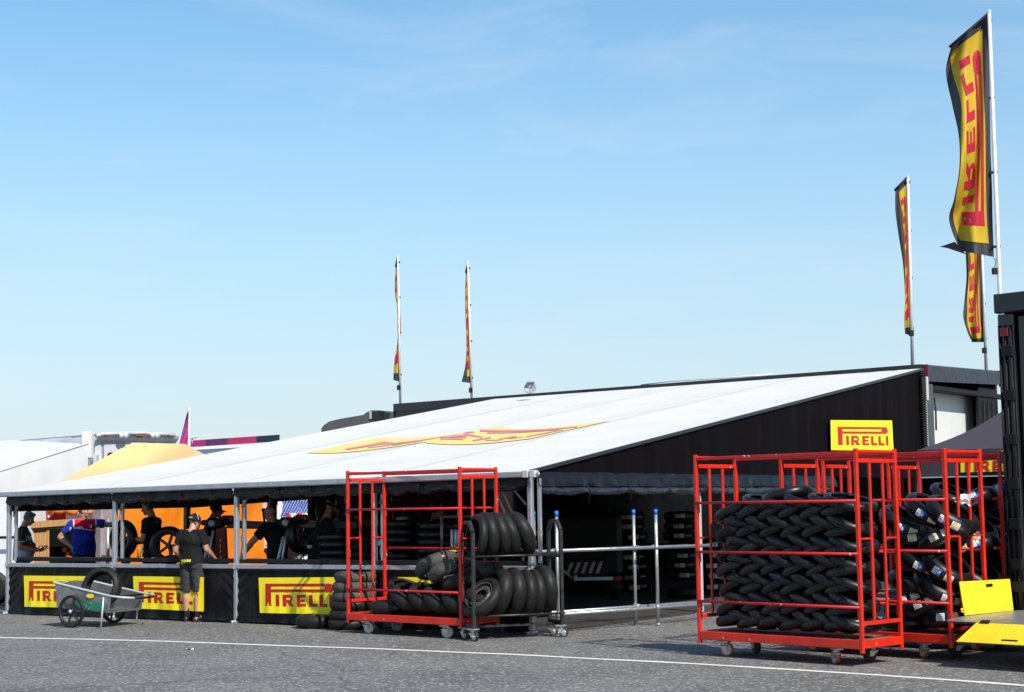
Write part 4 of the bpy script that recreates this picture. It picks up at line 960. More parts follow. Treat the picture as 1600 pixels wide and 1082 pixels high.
cage('left red cage half filled with dusty worn tyres in front of the tent',OL,YL,kL,front=(1.737,.618),back=(1.737,1.178,.618),cast='cream',angs=(.2,.5,3.4,1.2),floorm=BLKM)
# braid of tyres in the near cage
ORD=['bottom','second','third','fourth','fifth','sixth','seventh','eighth','ninth','tenth','eleventh','twelfth','thirteenth','top']
PL=['leftmost','second from left','third from left','third from right','second from right','rightmost']
th=R(23)
for k in range(14):
    sg=1 if k%2==0 else -1
    for i in range(6):
        u=.37+.297*i+random.uniform(-.022,.022)-.004*abs(k-6)+(.125 if sg<0 else 0); v=.345+random.uniform(-.012,.012); z=.365+.1045*k+random.uniform(-.006,.006)
        t_=th*sg*random.uniform(.85,1.12)
        if (i==5 and sg>0): t_*=.55
        if (i==0 and sg<0): t_*=.55
        if k==0: z+=.05; t_*=.6
        if k==13 and i==0: continue
        u=min(max(u,.34),1.895)
        if k==13: t_*=.6
        ax=AU*math.sin(t_)*-1+V((0,0,math.cos(t_)))+AV*random.uniform(-.05,.05)
        key='braidb' if (i>=4 or k>=12) and random.random()<.75 else ('braidm' if random.random()<.12 else 'braid')
        lay='layer from the bottom' if 0<k<13 else 'layer'
        add_tyre(key,loc(OA,u,v,z),ax,random.uniform(-.15,.15),'tyre %s in the %s %s of the near braided pile'%(PL[i],ORD[k],lay),'tyres braided in the near red cage')
add_tyre('slickb2',loc(OA,.98,.42,1.80),AU*-.26+V((0,0,1)),.2,'black slick tyre lying loose on top of the braided pile in the near cage','tyres braided in the near red cage')
# labelled tyres in the cages behind: (px,py,dist-cage, tilt, key, spin)
def intocage(px,py,org,vv):
    """point on the plane v=vv of a cage"""
    return pl(px,py,org+AV*vv,AV)
WHERE=[]
LT=[(1392,818,OB,-.50,'labb',.1,'leaning tyre at the top left of the labelled heap, behind the near cage'),
(1432,800,OB,-.55,'labb',-.1,'tyre topping the heap right of the near cage, blue and yellow stickers facing left'),
(1463,806,OB,-.62,'labb',.05,'labelled tyre leaning left just inside the second cage end posts, blue above yellow sticker'),
(1448,850,OB,.55,'laby',.1,'labelled tyre in the second row of the heap, yellow sticker left of a blue one'),
(1402,846,OB,.1,'laby1',.0,'tyre with a single yellow sticker close behind the near cage corner post'),
(1420,878,OB,-.5,'labb',.1,'greyish labelled tyre low behind the near cage corner, yellow sticker by the post'),
(1456,888,OB,-.65,'labb',.0,'pale sheened labelled tyre in the middle of the heap, blue sticker above yellow'),
(1405,912,OB,-.25,'laby1',.4,'dark tyre below the middle of the heap next to the near cage post'),
(1446,920,OB,-.55,'labb',.55,'labelled tyre low in the heap with a yellow sticker on its upper edge'),
(1400,945,OB,.35,'labw',.0,'labelled tyre near the cage floor with white stickers by the corner post'),
(1432,950,OB,.4,'labw',-.2,'labelled tyre resting low in the second cage, white sticker turned to the front'),
(1462,968,OB,.08,'labw',-.1,'lowest labelled tyre lying flat on the second cage floor, white and yellow stickers'),
(1395,975,OB,.0,'slick','x','plain black tyre flat on the second cage floor behind the near cage')]
for px,py,org,tl,key,sp,lab in LT:
    p=intocage(px,py,org,.06)+AV*.30
    ax=AU*-math.sin(tl)+V((0,0,math.cos(tl)))
    add_tyre(key,p,ax,sp if sp!='x' else .5,lab,'labelled tyres in the rear cages')
LT2=[(1470,776,OC,-.45,'slick',0,'plain tyre at the top back of the heap behind the end posts'),
(1478,846,OC,-.4,'labw',0,'tyre with white stickers just behind the end posts, mid height of the third cage'),
(1512,842,OD,.35,'laby1',0,'tyre with one yellow sticker in the gap between the steep labelled tyres'),
(1520,930,OD,-.3,'labw',0,'white stickered tyre low at the right, just behind the upright yellow plate'),
(1498,790,OC,.55,'laby',-.05,'labelled tyre high in the third cage, rising to the right behind the end posts'),
(1541,778,OD,.62,'laby',.05,'topmost labelled tyre at the far right, rising steeply beside the black truck'),
(1497,826,OC,-.62,'labb',.05,'labelled tyre falling to the right behind the end posts, second row of the third cage'),
(1500,862,OC,.45,'laby',-.05,'labelled tyre rising right in the third row behind the end posts'),
(1534,870,OD,.75,'laby',.05,'labelled tyre rising steeply right, below the topmost one beside the black truck'),
(1504,900,OC,-.6,'labb',.05,'labelled tyre falling right just above the upright yellow plate'),
(1535,826,OD,-.5,'slick',0,'plain tyre between the two steep labelled tyres beside the black truck'),
(1500,940,OC,.3,'slick',0,'plain tyre low in the third cage behind the upright yellow plate'),
(1545,915,OD,-.4,'slick',0,'plain tyre low in the rearmost cage above the upright yellow plate'),
(1440,838,OC,-.3,'slick',0,'plain tyre deep in the heap between the second and third cages'),
(1420,870,OC,.3,'slick',0,'plain shaded tyre deep behind the second cage heap'),
(1455,915,OC,.2,'slick',0,'plain shaded tyre low behind the second cage heap'),
(1405,930,OC,.0,'slick',0,'plain shaded tyre at the bottom behind the near cage corner post')]
for px,py,org,tl,key,sp,lab in LT2:
    p=intocage(px,py,org,.06)+AV*.30
    ax=AU*-math.sin(tl)+V((0,0,math.cos(tl)))
    add_tyre(key,p,ax,sp,lab,'labelled tyres in the rear cages')
# white rag on a bar of the second cage
rgp=intocage(1509,781,OB,0)+AU*0.2-V((0,0,0)); rgp=pl(1509,781,OB+AU*CL_,AU)
mb=MB(); mb.grid(lambda u,v:rgp+V((.10*(u-.5)*(1-.5*v),.03*math.sin(3*v*PI)+.03*(v-.5),.11*(v-.5)+.02*math.sin(u*5))),8,8); mb.grid(lambda u,v:rgp+V((.11*(u-.5)-.01,-.03+.02*math.sin(4*u),.06*(v-.5)+.03)),6,6)
single('rag',mb,PAPER,'white rag hanging over a red bar of the second cage end','rag',loc=rgp,world=True)
# tyres in the left cage
LU=V((math.cos(YL),math.sin(YL),0)); LV=V((-LU.y,LU.x,0))
def inL(px,py,vv): return pl(px,py,OL+LV*vv,LV)
G3='tyres dumped in the left red cage'
for px,py,vv,tl,tv,key,sp,lab in [
 (594,950,.02,.05,0,'midband',-.1,'dark tyre lying flat at the left end of the left cage floor'),
 (624,937,.02,-.55,.0,'mattrear',0,'second tyre from the left in the slanting row on the left cage floor'),
 (650,938,.02,-.6,.0,'mattrear',0,'third tyre in the slanting row on the left cage floor'),
 (674,940,.02,-.6,.0,'mattrear',0,'fourth tyre in the slanting row on the left cage floor'),
 (704,942,.02,-.5,.0,'mattrear',0,'rightmost tyre in the slanting row, half behind the black rack post'),
 (616,925,.30,-.5,.0,'matt',0,'tyre behind the slanting row near the left cage rear post'),
 (684,893,.10,.42,.0,'pick',0,'rough worn tyre speckled with brown rubber crumbs on the left cage heap'),
 (662,885,.26,.50,.0,'worn',.1,'dusty worn tyre topmost on the left cage heap, with one black band'),
 (706,912,.08,.45,.0,'mattrear',0,'dark tyre right of the speckled one on the left cage heap'),
 (730,900,.30,.35,.0,'worn',.4,'worn tyre at the right end of the left cage heap behind the black rack'),
 (740,935,.06,-.3,.0,'matt',.0,'tyre low at the right end of the left cage behind the black rack')]:
    p=inL(px,py,vv)+LV*.26
    add_tyre(key,p,LU*-math.sin(tl)+LV*tv+V((0,0,math.cos(tl))),sp,lab,G3)
# stack of flat tyres and the one lying by it
q=gp(545,984.5)+V((.0,.16,0)); h=.151
for k in range(6):
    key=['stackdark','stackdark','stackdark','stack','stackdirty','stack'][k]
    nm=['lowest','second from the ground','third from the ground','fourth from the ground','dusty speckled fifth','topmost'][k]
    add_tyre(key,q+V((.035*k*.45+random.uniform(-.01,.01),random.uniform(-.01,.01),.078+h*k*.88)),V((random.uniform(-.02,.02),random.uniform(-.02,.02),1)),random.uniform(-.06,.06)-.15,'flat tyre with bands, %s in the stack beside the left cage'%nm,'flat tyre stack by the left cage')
q2=gp(493,983)+V((.0,.22,0))
add_tyre('rearband',q2+V((0,0,.098)),(0,0,1),0,'wide tyre lying alone flat on the asphalt left of the flat tyre stack','flat tyre stack by the left cage')
# ------------------------------------------------------------------ black rack
RA=V((.93,.368,0)).normalized(); RB=V((-RA.y,RA.x,0)); F0=V((-.545,21.55,0)); RL,RW=1.24,.42; yr=math.atan2(RA.y,RA.x)
rk=thing('tyre_rack','black steel rolling rack holding two rows of upright tyres','rack',F0,yr)
for x in(0,RL):
    mb=MB(); s=.04
    pts=[(x,0,.17),(x,0,1.40),(x,.12,1.525),(x,RW-.12,1.525),(x,RW,1.40),(x,RW,.17)]
    for a,b in zip(pts[:-1],pts[1:]): mb.bar(a,b,.045,.045,up=V((1,0,0)),bev=.004)
    mb.bar((x,.02,.19),(x,RW-.02,.19),.04,.06); mb.bar((x,.02,1.06),(x,RW-.02,1.06),.03,.03)
    part('end_frame',mb,BLKSTEEL,rk)
for z in(.315,1.085):
    for y in(-.01,RW+.01):
        mb=MB(); mb.tube([(-.03,y,z),(RL+.03,y,z)],.015,10); part('rail',mb,BLKSTEEL,rk)
mb=MB(); mb.bar((.0,RW*.5,.17),(RL,RW*.5,.17),.04,.03); part('base_bar',mb,BLKSTEEL,rk)
for (x,y,an) in((0,.04,-1.2),(0,RW-.04,-1.4),(RL,.04,-.6),(RL,RW-.04,-.7)): caster(rk,(x,y,.165),'rack',an,.06)
def rkp(x,y,z): return F0+RA*x+RB*y+V((0,0,z))
for i,(x,kind,ln) in enumerate([(.13,'matt',.10),(.27,'mattmid',-.10),(.42,'mattmid',-.22),(.55,'mattmid',-.30),(.74,'mattrear',-.42)]):
    Ro=TK[TYP[kind][0]][0]
    add_tyre(kind,rkp(x,RW/2,1.04+Ro+.012*i*0),RA*math.cos(ln)-V((0,0,math.sin(ln)))+RB*.02,0,['upright black tyre at the left end of the upper rack shelf','second upright tyre on the upper rack shelf','middle upright tyre of the five on the upper rack shelf','fourth upright tyre on the upper rack shelf','wide leaning tyre at the right end of the upper rack shelf'][i],'tyres on the black rolling rack')
for i,(x,kind,ln,dz) in enumerate([(.42,'mattrear',.25,0),(.62,'mattrear',.06,0),(.79,'mattmid',.04,-.01),(.92,'mattmid',.02,-.01),(1.07,'mattrear',-.10,0.03)]):
    Ro=TK[TYP[kind][0]][0]
    add_tyre(kind,rkp(x,RW/2,.28+Ro+dz),RA*math.cos(ln)-V((0,0,math.sin(ln)))+RB*.02,0,['fat upright tyre right of the leaning wheel on the lower rack shelf','second fat upright tyre on the lower rack shelf','narrow upright tyre in the middle of the lower rack shelf','fourth upright tyre on the lower rack shelf','tallest fat tyre at the right end of the lower rack shelf'][i],'tyres on the black rolling rack')
# wheel factory: tyre + spoked rim
def add_wheel(pos,axis,label,group=None,kind='mid',m=RUBM,rimm=BLKSTEEL,spokes=5,disc=False,name='wheel'):
    ax=V(axis).normalized(); mt=M.Translation(V(pos))@ax.to_track_quat('Z','Y').to_matrix().to_4x4()
    t=thing(name,label,'wheel',mtx=mt,group=group)
    mb=MB(); mb.v=tyre_mesh(kind).v[:];mb.f=tyre_mesh(kind).f;mb.m=tyre_mesh(kind).m;mb.s=tyre_mesh(kind).s; part('tyre',mb,m,t)
    rb=.214; hw=TK[kind][1]
    mb=MB(); mb.lathe([(rb+.004,-hw*.78),(rb-.012,-hw*.8),(rb-.022,-hw*.5),(rb-.035,0),(rb-.022,hw*.5),(rb-.012,hw*.8),(rb+.004,hw*.78),(rb-.004,0)],48,0,closed=True)
    part('rim',mb,rimm if not disc else BLKM,t)
    mb=MB(); mb.tube([(0,0,-.05),(0,0,.05)],.035,16)
    for k in range(spokes):
        a=2*PI*k/spokes; d=V((math.cos(a),math.sin(a),0)); mb.bar(d*.03,d*(rb-.02),.045,.03,up=V((0,0,1)))
    part('spokes',mb,rimm if not disc else BLKM,t)
    if disc:
        mb=MB(); mb.lathe([(.105,hw*.55),(.165,hw*.55),(.165,hw*.62),(.105,hw*.62)],40,0,closed=True)
        for k in range(16):
            a=2*PI*k/16; d=V((math.cos(a),math.sin(a),0)); mb.cyl(d*.135+V((0,0,hw*.60)),d*.135+V((0,0,hw*.66)),.012,8,1)
        part('brake_disc',mb,[DISKM,BLKM],t)
        mb=MB(); mb.lathe([(rb-.016,hw*.74),(rb-.004,hw*.80),(rb-.004,hw*.86),(rb-.02,hw*.80)],48,0,closed=True); part('rim_lip',mb,DISKM,t)
    return t
add_wheel(rkp(.17,RW/2-.06,.28+.26),-RA*.72-RB*.26-V((0,0,-.64)),'leaning wheel with a silver perforated disc at the left end of the lower rack shelf','tyres on the black rolling rack',kind='mid',m=RUBM,disc=True)
# ------------------------------------------------------------------ tube barriers
def barrier(label,a,b,ext,hts,top,zoff=0):
    d=(b-a).normalized(); t=thing('tube_barrier',label,'barrier',a,0,'galvanised tube barriers')
    for p,tt in((a,top[0]),(b,top[1])):
        mb=MB(); mb.cyl(p,V((p.x,p.y,tt-.075)),.0245,14); mb.tube([p+V((0,0,.0)),p+V((0,0,.03))],.03,12); up=part('upright',mb,GALV,t,True)
        mb=MB(); mb.cyl(V((p.x,p.y,tt-.075)),V((p.x,p.y,tt)),.0265,14); part('end_cap',mb,BLUEC,up,True)
    s=V((d.y,-d.x,0))*(.052 if zoff==0 else -.052)
    for z in hts:
        e=b+d*ext; mb=MB(); mb.cyl(V((a.x,a.y,z))-d*.12+s,V((e.x,e.y,z-.01))+s,.0245,14); part('rail',mb,GALV,t,True)
        for p in(a,b):
            mb=MB(); mb.tube([V((p.x,p.y,z-.035)),V((p.x,p.y,z+.035))],.032,12); mb.tube([V((p.x,p.y,z))+s-d*.035,V((p.x,p.y,z))+s+d*.035],.032,12); mb.box(V((p.x,p.y,z))+s*.5+d*.03,(.06,.05,.05)); part('clamp',mb,GALV,t,True)
b1=gp(836.5,990);b2=gp(993.5,977); b4=gp(1028.5,977.5); b3=b4-(b2-b1)*1.0
barrier('galvanised tube barrier nearer the tent corner, left of its pair',b1,b2,1.6,(1.105,.27),(1.655,1.652))
barrier('galvanised tube barrier ending right of its pair with a white sticker on one upright',b3,b4,1.2,(1.115,.255),(1.655,1.655),1)
mb=MB(); p=V((b4.x,b4.y,0))+V((0,-.0265,1.36)); mb.grid(lambda u,v:V((b4.x,b4.y,1.30+.16*v))+V((math.sin((u-.5)*1.6)*.026,-math.cos((u-.5)*1.6)*.026,0)),6,2); single('sticker',mb,PAPER,'small white sticker wrapped on the right barrier upright below its blue cap','sticker',loc=p,world=True)
# ------------------------------------------------------------------ background on the left
RZ=M.Rotation(YAWT,3,'Z')
# white race truck with silver rear
rt=thing('box_truck','white and silver race truck with round rear lamps behind the yellow canopy','truck',dep(200,850,44),0)
Yr=44.0
def rr(x,y,dY=0): return dep(x,y,Yr+dY)
A_=rr(148,700);B_=rr(274,700,2.0); zt=rr(200,677.5).z; ed=(B_-A_); ed.z=0; ed.normalize(); sdv=V((-ed.y,ed.x,0)); 
if sdv.y<0: sdv=-sdv
Lb=(B_-A_).length
sl=(rr(-70,688,6)-rr(148,680)); sl.z=0; sl.normalize()
mb=MB()
def rear(u,v):
    x=A_+ed*(Lb*u); return V((x.x,x.y,.9+(zt-.9)*v))
mb.grid(lambda u,v:rear(u,v*.93+0*u),8,8); 
mb.grid(lambda u,v:rear(u,.93+.07*v*(1-.0*u))-sdv*(.25*math.sin(v*PI/2)-.25)*0-sdv*.18*math.sin(v*PI/2),16,4)
part('rear_wall',mb,SILV,rt,True)
mb=MB()
mb.grid(lambda u,v:A_.lerp(A_,0)+sl*(14*u)+V((0,0,.9-A_.z+(zt-.55-.9)*v)),10,6); part('side_wall',mb,WHT,rt,True)
mb=MB(); c0=V((A_.x,A_.y,zt-.55))
mb.grid(lambda u,v:c0+sl*(14*u)+V((0,0,.55*math.sin(v*PI/2)))+sdv*.0+ed*(.30*(1-math.cos(v*PI/2))),20,8); part('side_skirt',mb,SILV,rt,True)
mb=MB(); mb.grid(lambda u,v:V((A_.x,A_.y,zt))+ed*(.3+(Lb-.3)*u)+sl*(14*v)+V((0,0,.02)),4,10); part('roof',mb,SILV,rt,True)
mb=MB(); 
for a,b in((.3,1.6),(4.6,5.6)): mb.add([c0+sl*a+V((0,0,.53))+ed*.2-sdv*.02,c0+sl*b+V((0,0,.53))+ed*.2-sdv*.02,c0+sl*(b+.3)+V((0,0,.28))+ed*.05-sdv*.03,c0+sl*(a+.0)+V((0,0,.28))+ed*.05-sdv*.03],[[0,1,2,3]])
parts_split('navy_patch',mb,NAVY,rt,True)
def rpt(x,y,off=.22): return pl(x,y,A_-sdv*off,sdv)
mb=MB(); mb.tube([rpt(150,682),rpt(158,678.6),rpt(200,676.8),rpt(250,678),rpt(273,680.5)],.05,8); part('roof_moulding',mb,SILV,rt,True)
for x in(190,197,239,246):
    mb=MB(); p=rpt(x,681,.26); m=M.Translation(p)@(-sdv).to_track_quat('Z','Y').to_matrix().to_4x4(); mb.lathe([(.001,.05),(.07,.04),(.085,.0),(.075,-.02)],16,0,m); part('lamp',mb,ALUW,rt,True)
for x in(165,263):
    mb=MB(); p=rpt(x,681,.26); mb.ell(p,(.06,.03,.035)); part('marker_lamp',mb,MACHR,rt,True)
mb=MB(); p=rpt(216,679.5,.26); mb.box(p,(.5,.05,.07)); part('brake_lamp',mb,mat('dull_orange',(.25,.09,.03),.4),rt,True)
mb=MB(); p=rpt(218,685,.24); mb.box(p,(.12,.06,.09)); part('camera_box',mb,mat('bronze',(.15,.1,.07),.4),rt,True)
mb=MB(); q=[rpt(161,690,.03),rpt(270,692,.03),rpt(270,760,.03),rpt(161,760,.03)]
for a,b in zip(q,q[1:]+q[:1]): mb.bar(a,b,.05,.03,up=sdv)
part('door_seal',mb,ALU,rt,True)
mb=MB(); q=[rpt(170,709,.05),rpt(186,709,.05),rpt(186,722,.05),rpt(170,722,.05)]
for a,b in zip(q,q[1:]+q[:1]): mb.bar(a,b,.05,.04,up=sdv)
part('hinge_frame',mb,BLKM,rt,True)
mb=MB(); mb.bar(A_+V((.05,-.05,zt-A_.z-.55)),A_+V((.05,-.05,-2.2)),.3,.1); part('rear_column',mb,SILV,rt,True)
mb=MB(); p=dep(137,696,43.6); mb.box(p,(.25,.3,.7)); mb.box(p+V((-.15,-.1,-.3)),(.2,.2,.12)); part('awning_bracket',mb,WHT,rt,True)
for k in(0.6,1.7,10):
    mb=MB(); pp=A_+sl*k; m=M.Translation(V((pp.x,pp.y,.5)))@M((sl,V((0,0,1)),sl.cross(V((0,0,1))))).transposed().to_4x4(); mb.lathe([(.2,-.12),(.45,-.13),(.5,-.08),(.5,.08),(.45,.13),(.2,.12)],24,0,m); part('wheel',mb,RUBM,rt,True)
mb=MB(); mb.box(V((A_.x,A_.y,.85))+sl*7+ed*Lb*.5,(14,2.3,.2),0,M.Rotation(math.atan2(sl.y,sl.x),3,'Z')); part('chassis',mb,BLKM,rt,True)
# white side awning of that truck: roof sloping down to the left front, white curtain
aw=thing('side_awning','white sloping side awning with hanging white curtain left of the tent','awning',dep(30,880,36))
a0=dep(138,694,43.4);a1=dep(-60,756,37);a2=dep(-190,700,47);a3=dep(-190,690,49)
mb=MB(); mb.grid(lambda u,v:(a0*(1-u)+a1*u)*(1-v)+(V(a2)*u+dep(20,688,46)*(1-u))*v,20,12); part('roof',mb,ROOFW,aw,True)
b0=dep(149,712,43.3);
def curt(u,v):
    top=a0.lerp(a1,u); p=V((top.x,top.y,top.z*(1-v)+.3*v)); return p+V((0,-.02-.012*math.sin(u*38+v)*v,0))
mb=MB(); mb.grid(curt,60,10); part('curtain',mb,WHT,aw,True)
mb=MB(); mb.tube([a0,a1],.014,6); part('edge_piping',mb,GRUB,aw,True)
for u in(1.0,):
    mb=MB(); p=a0.lerp(a1,u); mb.cyl((p.x,p.y-.05,0),(p.x,p.y-.05,p.z),.03,8); part('pole',mb,ALU,aw,True)
# pale vehicle low at the far left edge + dark motor scooter front
vn=thing('white_van','white van with dark sill, showing behind the left tent post','van',dep(8,905,31))
mb=MB()
vp=[(-2.6,.45),(-2.6,1.2),(-2.2,2.0),(-1.6,2.1),(.35,2.1),(.45,1.9),(.5,1.35),(.52,.5)]
o_=dep(2,905,31.3); o_.z=0
mb.prism(vp,1.7,lambda x,z,h:o_+V((x*.8,h-.25*x,z))); part('body',mb,WHT,vn,True)
mb=MB(); mb.box(o_+V((-.7,.02,1.28)),(2.2,.03,.05),0,M.Rotation(-.30,3,'Z')); part('trim',mb,BLKM,vn,True)
for xa,xb in((-2.05,-1.3),(-1.2,-.45)):
    mb=MB(); q=[o_+V((x*.8,-.25*x-.012,z)) for x,z in((xa,1.42),(xb,1.42),(xb,1.95),(xa+.08,1.95))]; mb.add(q+[p+V((0,.01,0)) for p in q],[[0,1,2,3],[4,5,6,7],[0,1,5,4],[1,2,6,5],[2,3,7,6],[3,0,4,7]]); part('window',mb,PHONE,vn,True)
for x in(-1.9,-.2):
    mb=MB(); m=M.Translation(o_+V((x*.8,-.03-.25*x,.33)))@M.Rotation(PI/2,4,'X'); mb.lathe([(.15,-.08),(.31,-.09),(.33,-.05),(.33,.05),(.31,.09),(.15,.08)],24,0,m); part('wheel',mb,RUBM,vn,True)
# orange pop-up tent
ot=thing('canopy_tent','pop up tent with pale yellow roof and bright orange walls at the left end','tent',T(15.5,5,0),YAWT)
WOR=14.6
def pw(x,y,w=WOR): return pl(x,y,T(w,0,0),TW)
r1=dep(207,692,38);r2=dep(289,694,38.6)
e1=dep(88,756,35.5);e2=dep(306,716,36.0);e3=dep(330,716,41);e4=dep(150,730,41.5)
mb=MB()
def quad(a,b,c,d,sag,n=14):
    mb.grid(lambda u,v:(a*(1-u)+b*u)*(1-v)+(d*(1-u)+c*u)*v-V((0,0,sag*math.sin(PI*u)*math.sin(PI*v)))-V((0,0,sag*.8*math.sin(PI*v)*(1-abs(2*u-1)))),n,n)
quad(e1,e2,r2,r1,.12); quad(e2,e3,r2,r2,.05); quad(e3,e4,r1,r2,.12); quad(e4,e1,r1,r1,.10); part('roof',mb,CANY,ot,True)
def owall(x0,x1,yt,yb,name,seed,w=WOR):
    def f(u,v):
        x=x0+(x1-x0)*u; p=pw(x,yt+(yb-yt)*v,w)
        d=.10*N.noise(V((x*.035,v*1.3,seed)))+.05*N.noise(V((x*.11+v*2.5,v*.8,seed)))+.04*math.sin(u*13+v*5+seed)*(1-v)
        return p+TW*d
    mb=MB(); mb.grid(f,40,14); part(name,mb,ORG,ot,True)
owall(186,428,783,890,'wall',1); owall(46,190,783,800,'wall_valance',2); owall(163,186,797,885,'wall_flap',4); owall(49,72,798,890,'wall_flap',6)
def rolled(x0,y0,x1,y1):
    a=pw(x0,y0,14.5);b=pw(x1,y1,14.5); mb=MB(); mb.tube([a.lerp(b,i/16)+V((0,0,.025*math.sin(i*1.9)))-TW*.06 for i in range(17)],[.065+.012*math.sin(i*2.3) for i in range(17)],10); part('rolled_wall',mb,ORG,ot,True)
rolled(70,797,171,803)
for x,y in((82,797),(121,800),(160,803)):
    mb=MB(); p=pw(x,y,14.42); mb.tube([p+V((0,0,.1)),p-TW*.03,p-V((0,0,.1))],.014,6); part('tie',mb,PAPER,ot,True)
mb=MB(); p=pw(168,806,14.4); mb.ell(p,(.09,.06,.07)); part('knot',mb,PAPER,ot,True)
for x in(75,160,300):
    mb=MB(); p=pw(x,850,14.7); mb.cyl((p.x,p.y,0),(p.x,p.y,2.3),.03,8); part('leg',mb,ALU,ot,True)
mb=MB(); p=pw(80,804,14.9); q=pw(88,815,14.9); mb.box((p+q)/2,(.5,.06,.4)); part('red_panel',mb,LRED,ot,True)
# white trailer seen through the opening of the orange tent
wb=thing('white_board','white back wall panel seen through the rolled up orange tent side','panel',pw(120,885,17.0))
mb=MB(); P_=[pw(30,780,17),pw(185,780,17)]; a,b=P_; mb.box(V(((a.x+b.x)/2,(a.y+b.y)/2,1.1)),((b-a).length*1.05,.08,2.1),0,M.Rotation(math.atan2((b-a).y,(b-a).x),3,'Z')); part('board',mb,WHT,wb,True)
mb=MB(); mb.box(V(((a.x+b.x)/2,(a.y+b.y)/2,.05)),((b-a).length*1.05,.3,.1),0,M.Rotation(math.atan2((b-a).y,(b-a).x),3,'Z')); part('foot_bar',mb,ALU,wb,True)
# wooden shed
sh=thing('wooden_shed','pine board shed front with dark opening and orange checked mark inside','shed',T(13.2,2,0),YAWT)
WS=13.2
def ps_(x,y,w=WS): return pl(x,y,T(w,0,0),TW)
def sbox(x0,x1,y0,y1,th_,name,m,w=WS):
    a=ps_(x0,y0,w);b=ps_(x1,y0,w);c=ps_(x1,y1,w);d=ps_(x0,y1,w); q=[a,b,c,d]; mb=MB(); mb.add(q+[p+TW*th_ for p in q],[[0,1,2,3],[4,5,6,7],[0,1,5,4],[1,2,6,5],[2,3,7,6],[3,0,4,7]]); return part(name,mb,m,sh,True)
xs=[17,28,38,45,50,56,62,68.5,74]
for i in range(len(xs)-1): sbox(xs[i]+.25,xs[i+1]-.25,823,900,.04+.008*(i%3),'board',WOOD)
sbox(73.8,77,825,900,.07,'door_post',WOOD,WS-.03)
q=[ps_(16,817.5,WS-.1),ps_(126,811,WS-.1),ps_(126,820,WS-.1),ps_(16,828,WS-.1)]; mb=MB(); mb.add(q+[p+TW*.12 for p in q],[[0,1,2,3],[4,5,6,7],[0,1,5,4],[1,2,6,5],[2,3,7,6],[3,0,4,7]]); part('lintel',mb,WOOD,sh,True)
q=[ps_(30,826.5,WS-.05),ps_(128,820.5,WS-.05),ps_(128,824.5,WS-.05),ps_(30,830,WS-.05)]; mb=MB(); mb.add(q+[p+TW*.05 for p in q],[[0,1,2,3],[4,5,6,7],[0,1,5,4],[1,2,6,5],[2,3,7,6],[3,0,4,7]]); part('lintel_board',mb,WOOD,sh,True)
sbox(76,152,822,905,.05,'shade_backdrop',BLKX,WS+.55)  # black sheet stands in for the shade inside the shed opening
for i,(x,y) in enumerate(((98.3,856),(103.2,863),(107.5,869.5))): sbox(x,x+5.6,y,y+6.8,.012,'checked_mark',CHK,WS+.50)
# silver pillar, magenta wrapped column, post
sp=thing('wrapped_column','silver and plum wrapped display column behind the man in the blue polo','column',ps_(159,885,13.6))
mb=MB(); a=ps_(151,806,13.6);b=ps_(171,806,13.6); c=(a+b)/2; mb.box(V((c.x,c.y,1.25)),((b-a).length,.3,1.3),0,RZ@M.Rotation(PI/2,3,'Z')); part('upper',mb,mat('silver_wrap',(.45,.42,.42),.35,metal=.3,col2=(.35,.25,.27),nscale=3),sp,True)
mb=MB(); mb.box(V((c.x,c.y,.3)),((b-a).length*1.1,.35,.6),0,RZ@M.Rotation(PI/2,3,'Z')); part('plinth',mb,mat('plum_wrap',(.22,.13,.14),.45,col2=(.4,.33,.3),nscale=5),sp,True)
mb=MB(); p=ps_(168.5,850,12.6); mb.cyl((p.x,p.y,.3),(p.x,p.y,1.6),.035,10); mb.bar((p.x-.12,p.y,.86),(p.x+.35,p.y,.80),.05,.05); mb.box((p.x,p.y,.15),(.3,.3,.3)); single('stand_post',mb,ALU,'short grey metal stand with side bar beside the silver column','stand',loc=V((p.x,p.y,0)),world=True)
# chain link fence with blue sheet and banner scraps
WF=14.2
def pf(x,y,w=WF): return pl(x,y,T(w,0,0),TW)
fe=thing('mesh_fence','white chain link fence panel in front of a blue sheet beyond the tent','fence',pf(460,880))
mb=MB()
for x in(435,482):
    p=pf(x,850); mb.cyl((p.x,p.y,0),(p.x,p.y,pf(x,782).z+.1),.022,8)
parts_split('fence_post',mb,WHT,fe,True)
mb=MB(); 
for i in range(-10,16):
    for s_ in(1,-1):
        pts=[]
        for k in range(2):
            y=780+70*k; x=436+i*4.2+s_*35*(k-.5)+10
            pts.append((x,y))
        (xa,ya),(xb,yb)=pts
        # clip to panel
        def clip(x,xo,y,yo):
            if x<436: t=(436-x)/(xo-x) if xo!=x else 0; return 436,y+(yo-y)*t
            if x>481: t=(x-481)/(x-xo) if xo!=x else 0; return 481,y+(yo-y)*t
            return x,y
        if max(xa,xb)<437 or min(xa,xb)>480: continue
        A2=clip(xa,xb,ya,yb);B2_=clip(xb,xa,yb,ya); mb.tube([pf(*A2),pf(*B2_)],.0055,4,cap=False)
part('wire_mesh',mb,ALU,fe,True)
bt=single('blue_sheet',MB().grid(lambda u,v:pf(440+54*u,781+75*v,WF+.5)+TW*.08*N.noise(V((u*4,v*4,2))),16,10),BLUETARP,'blue tarpaulin sheet hung behind the chain link fence','tarpaulin',loc=pf(462,840,WF+.5),world=True)
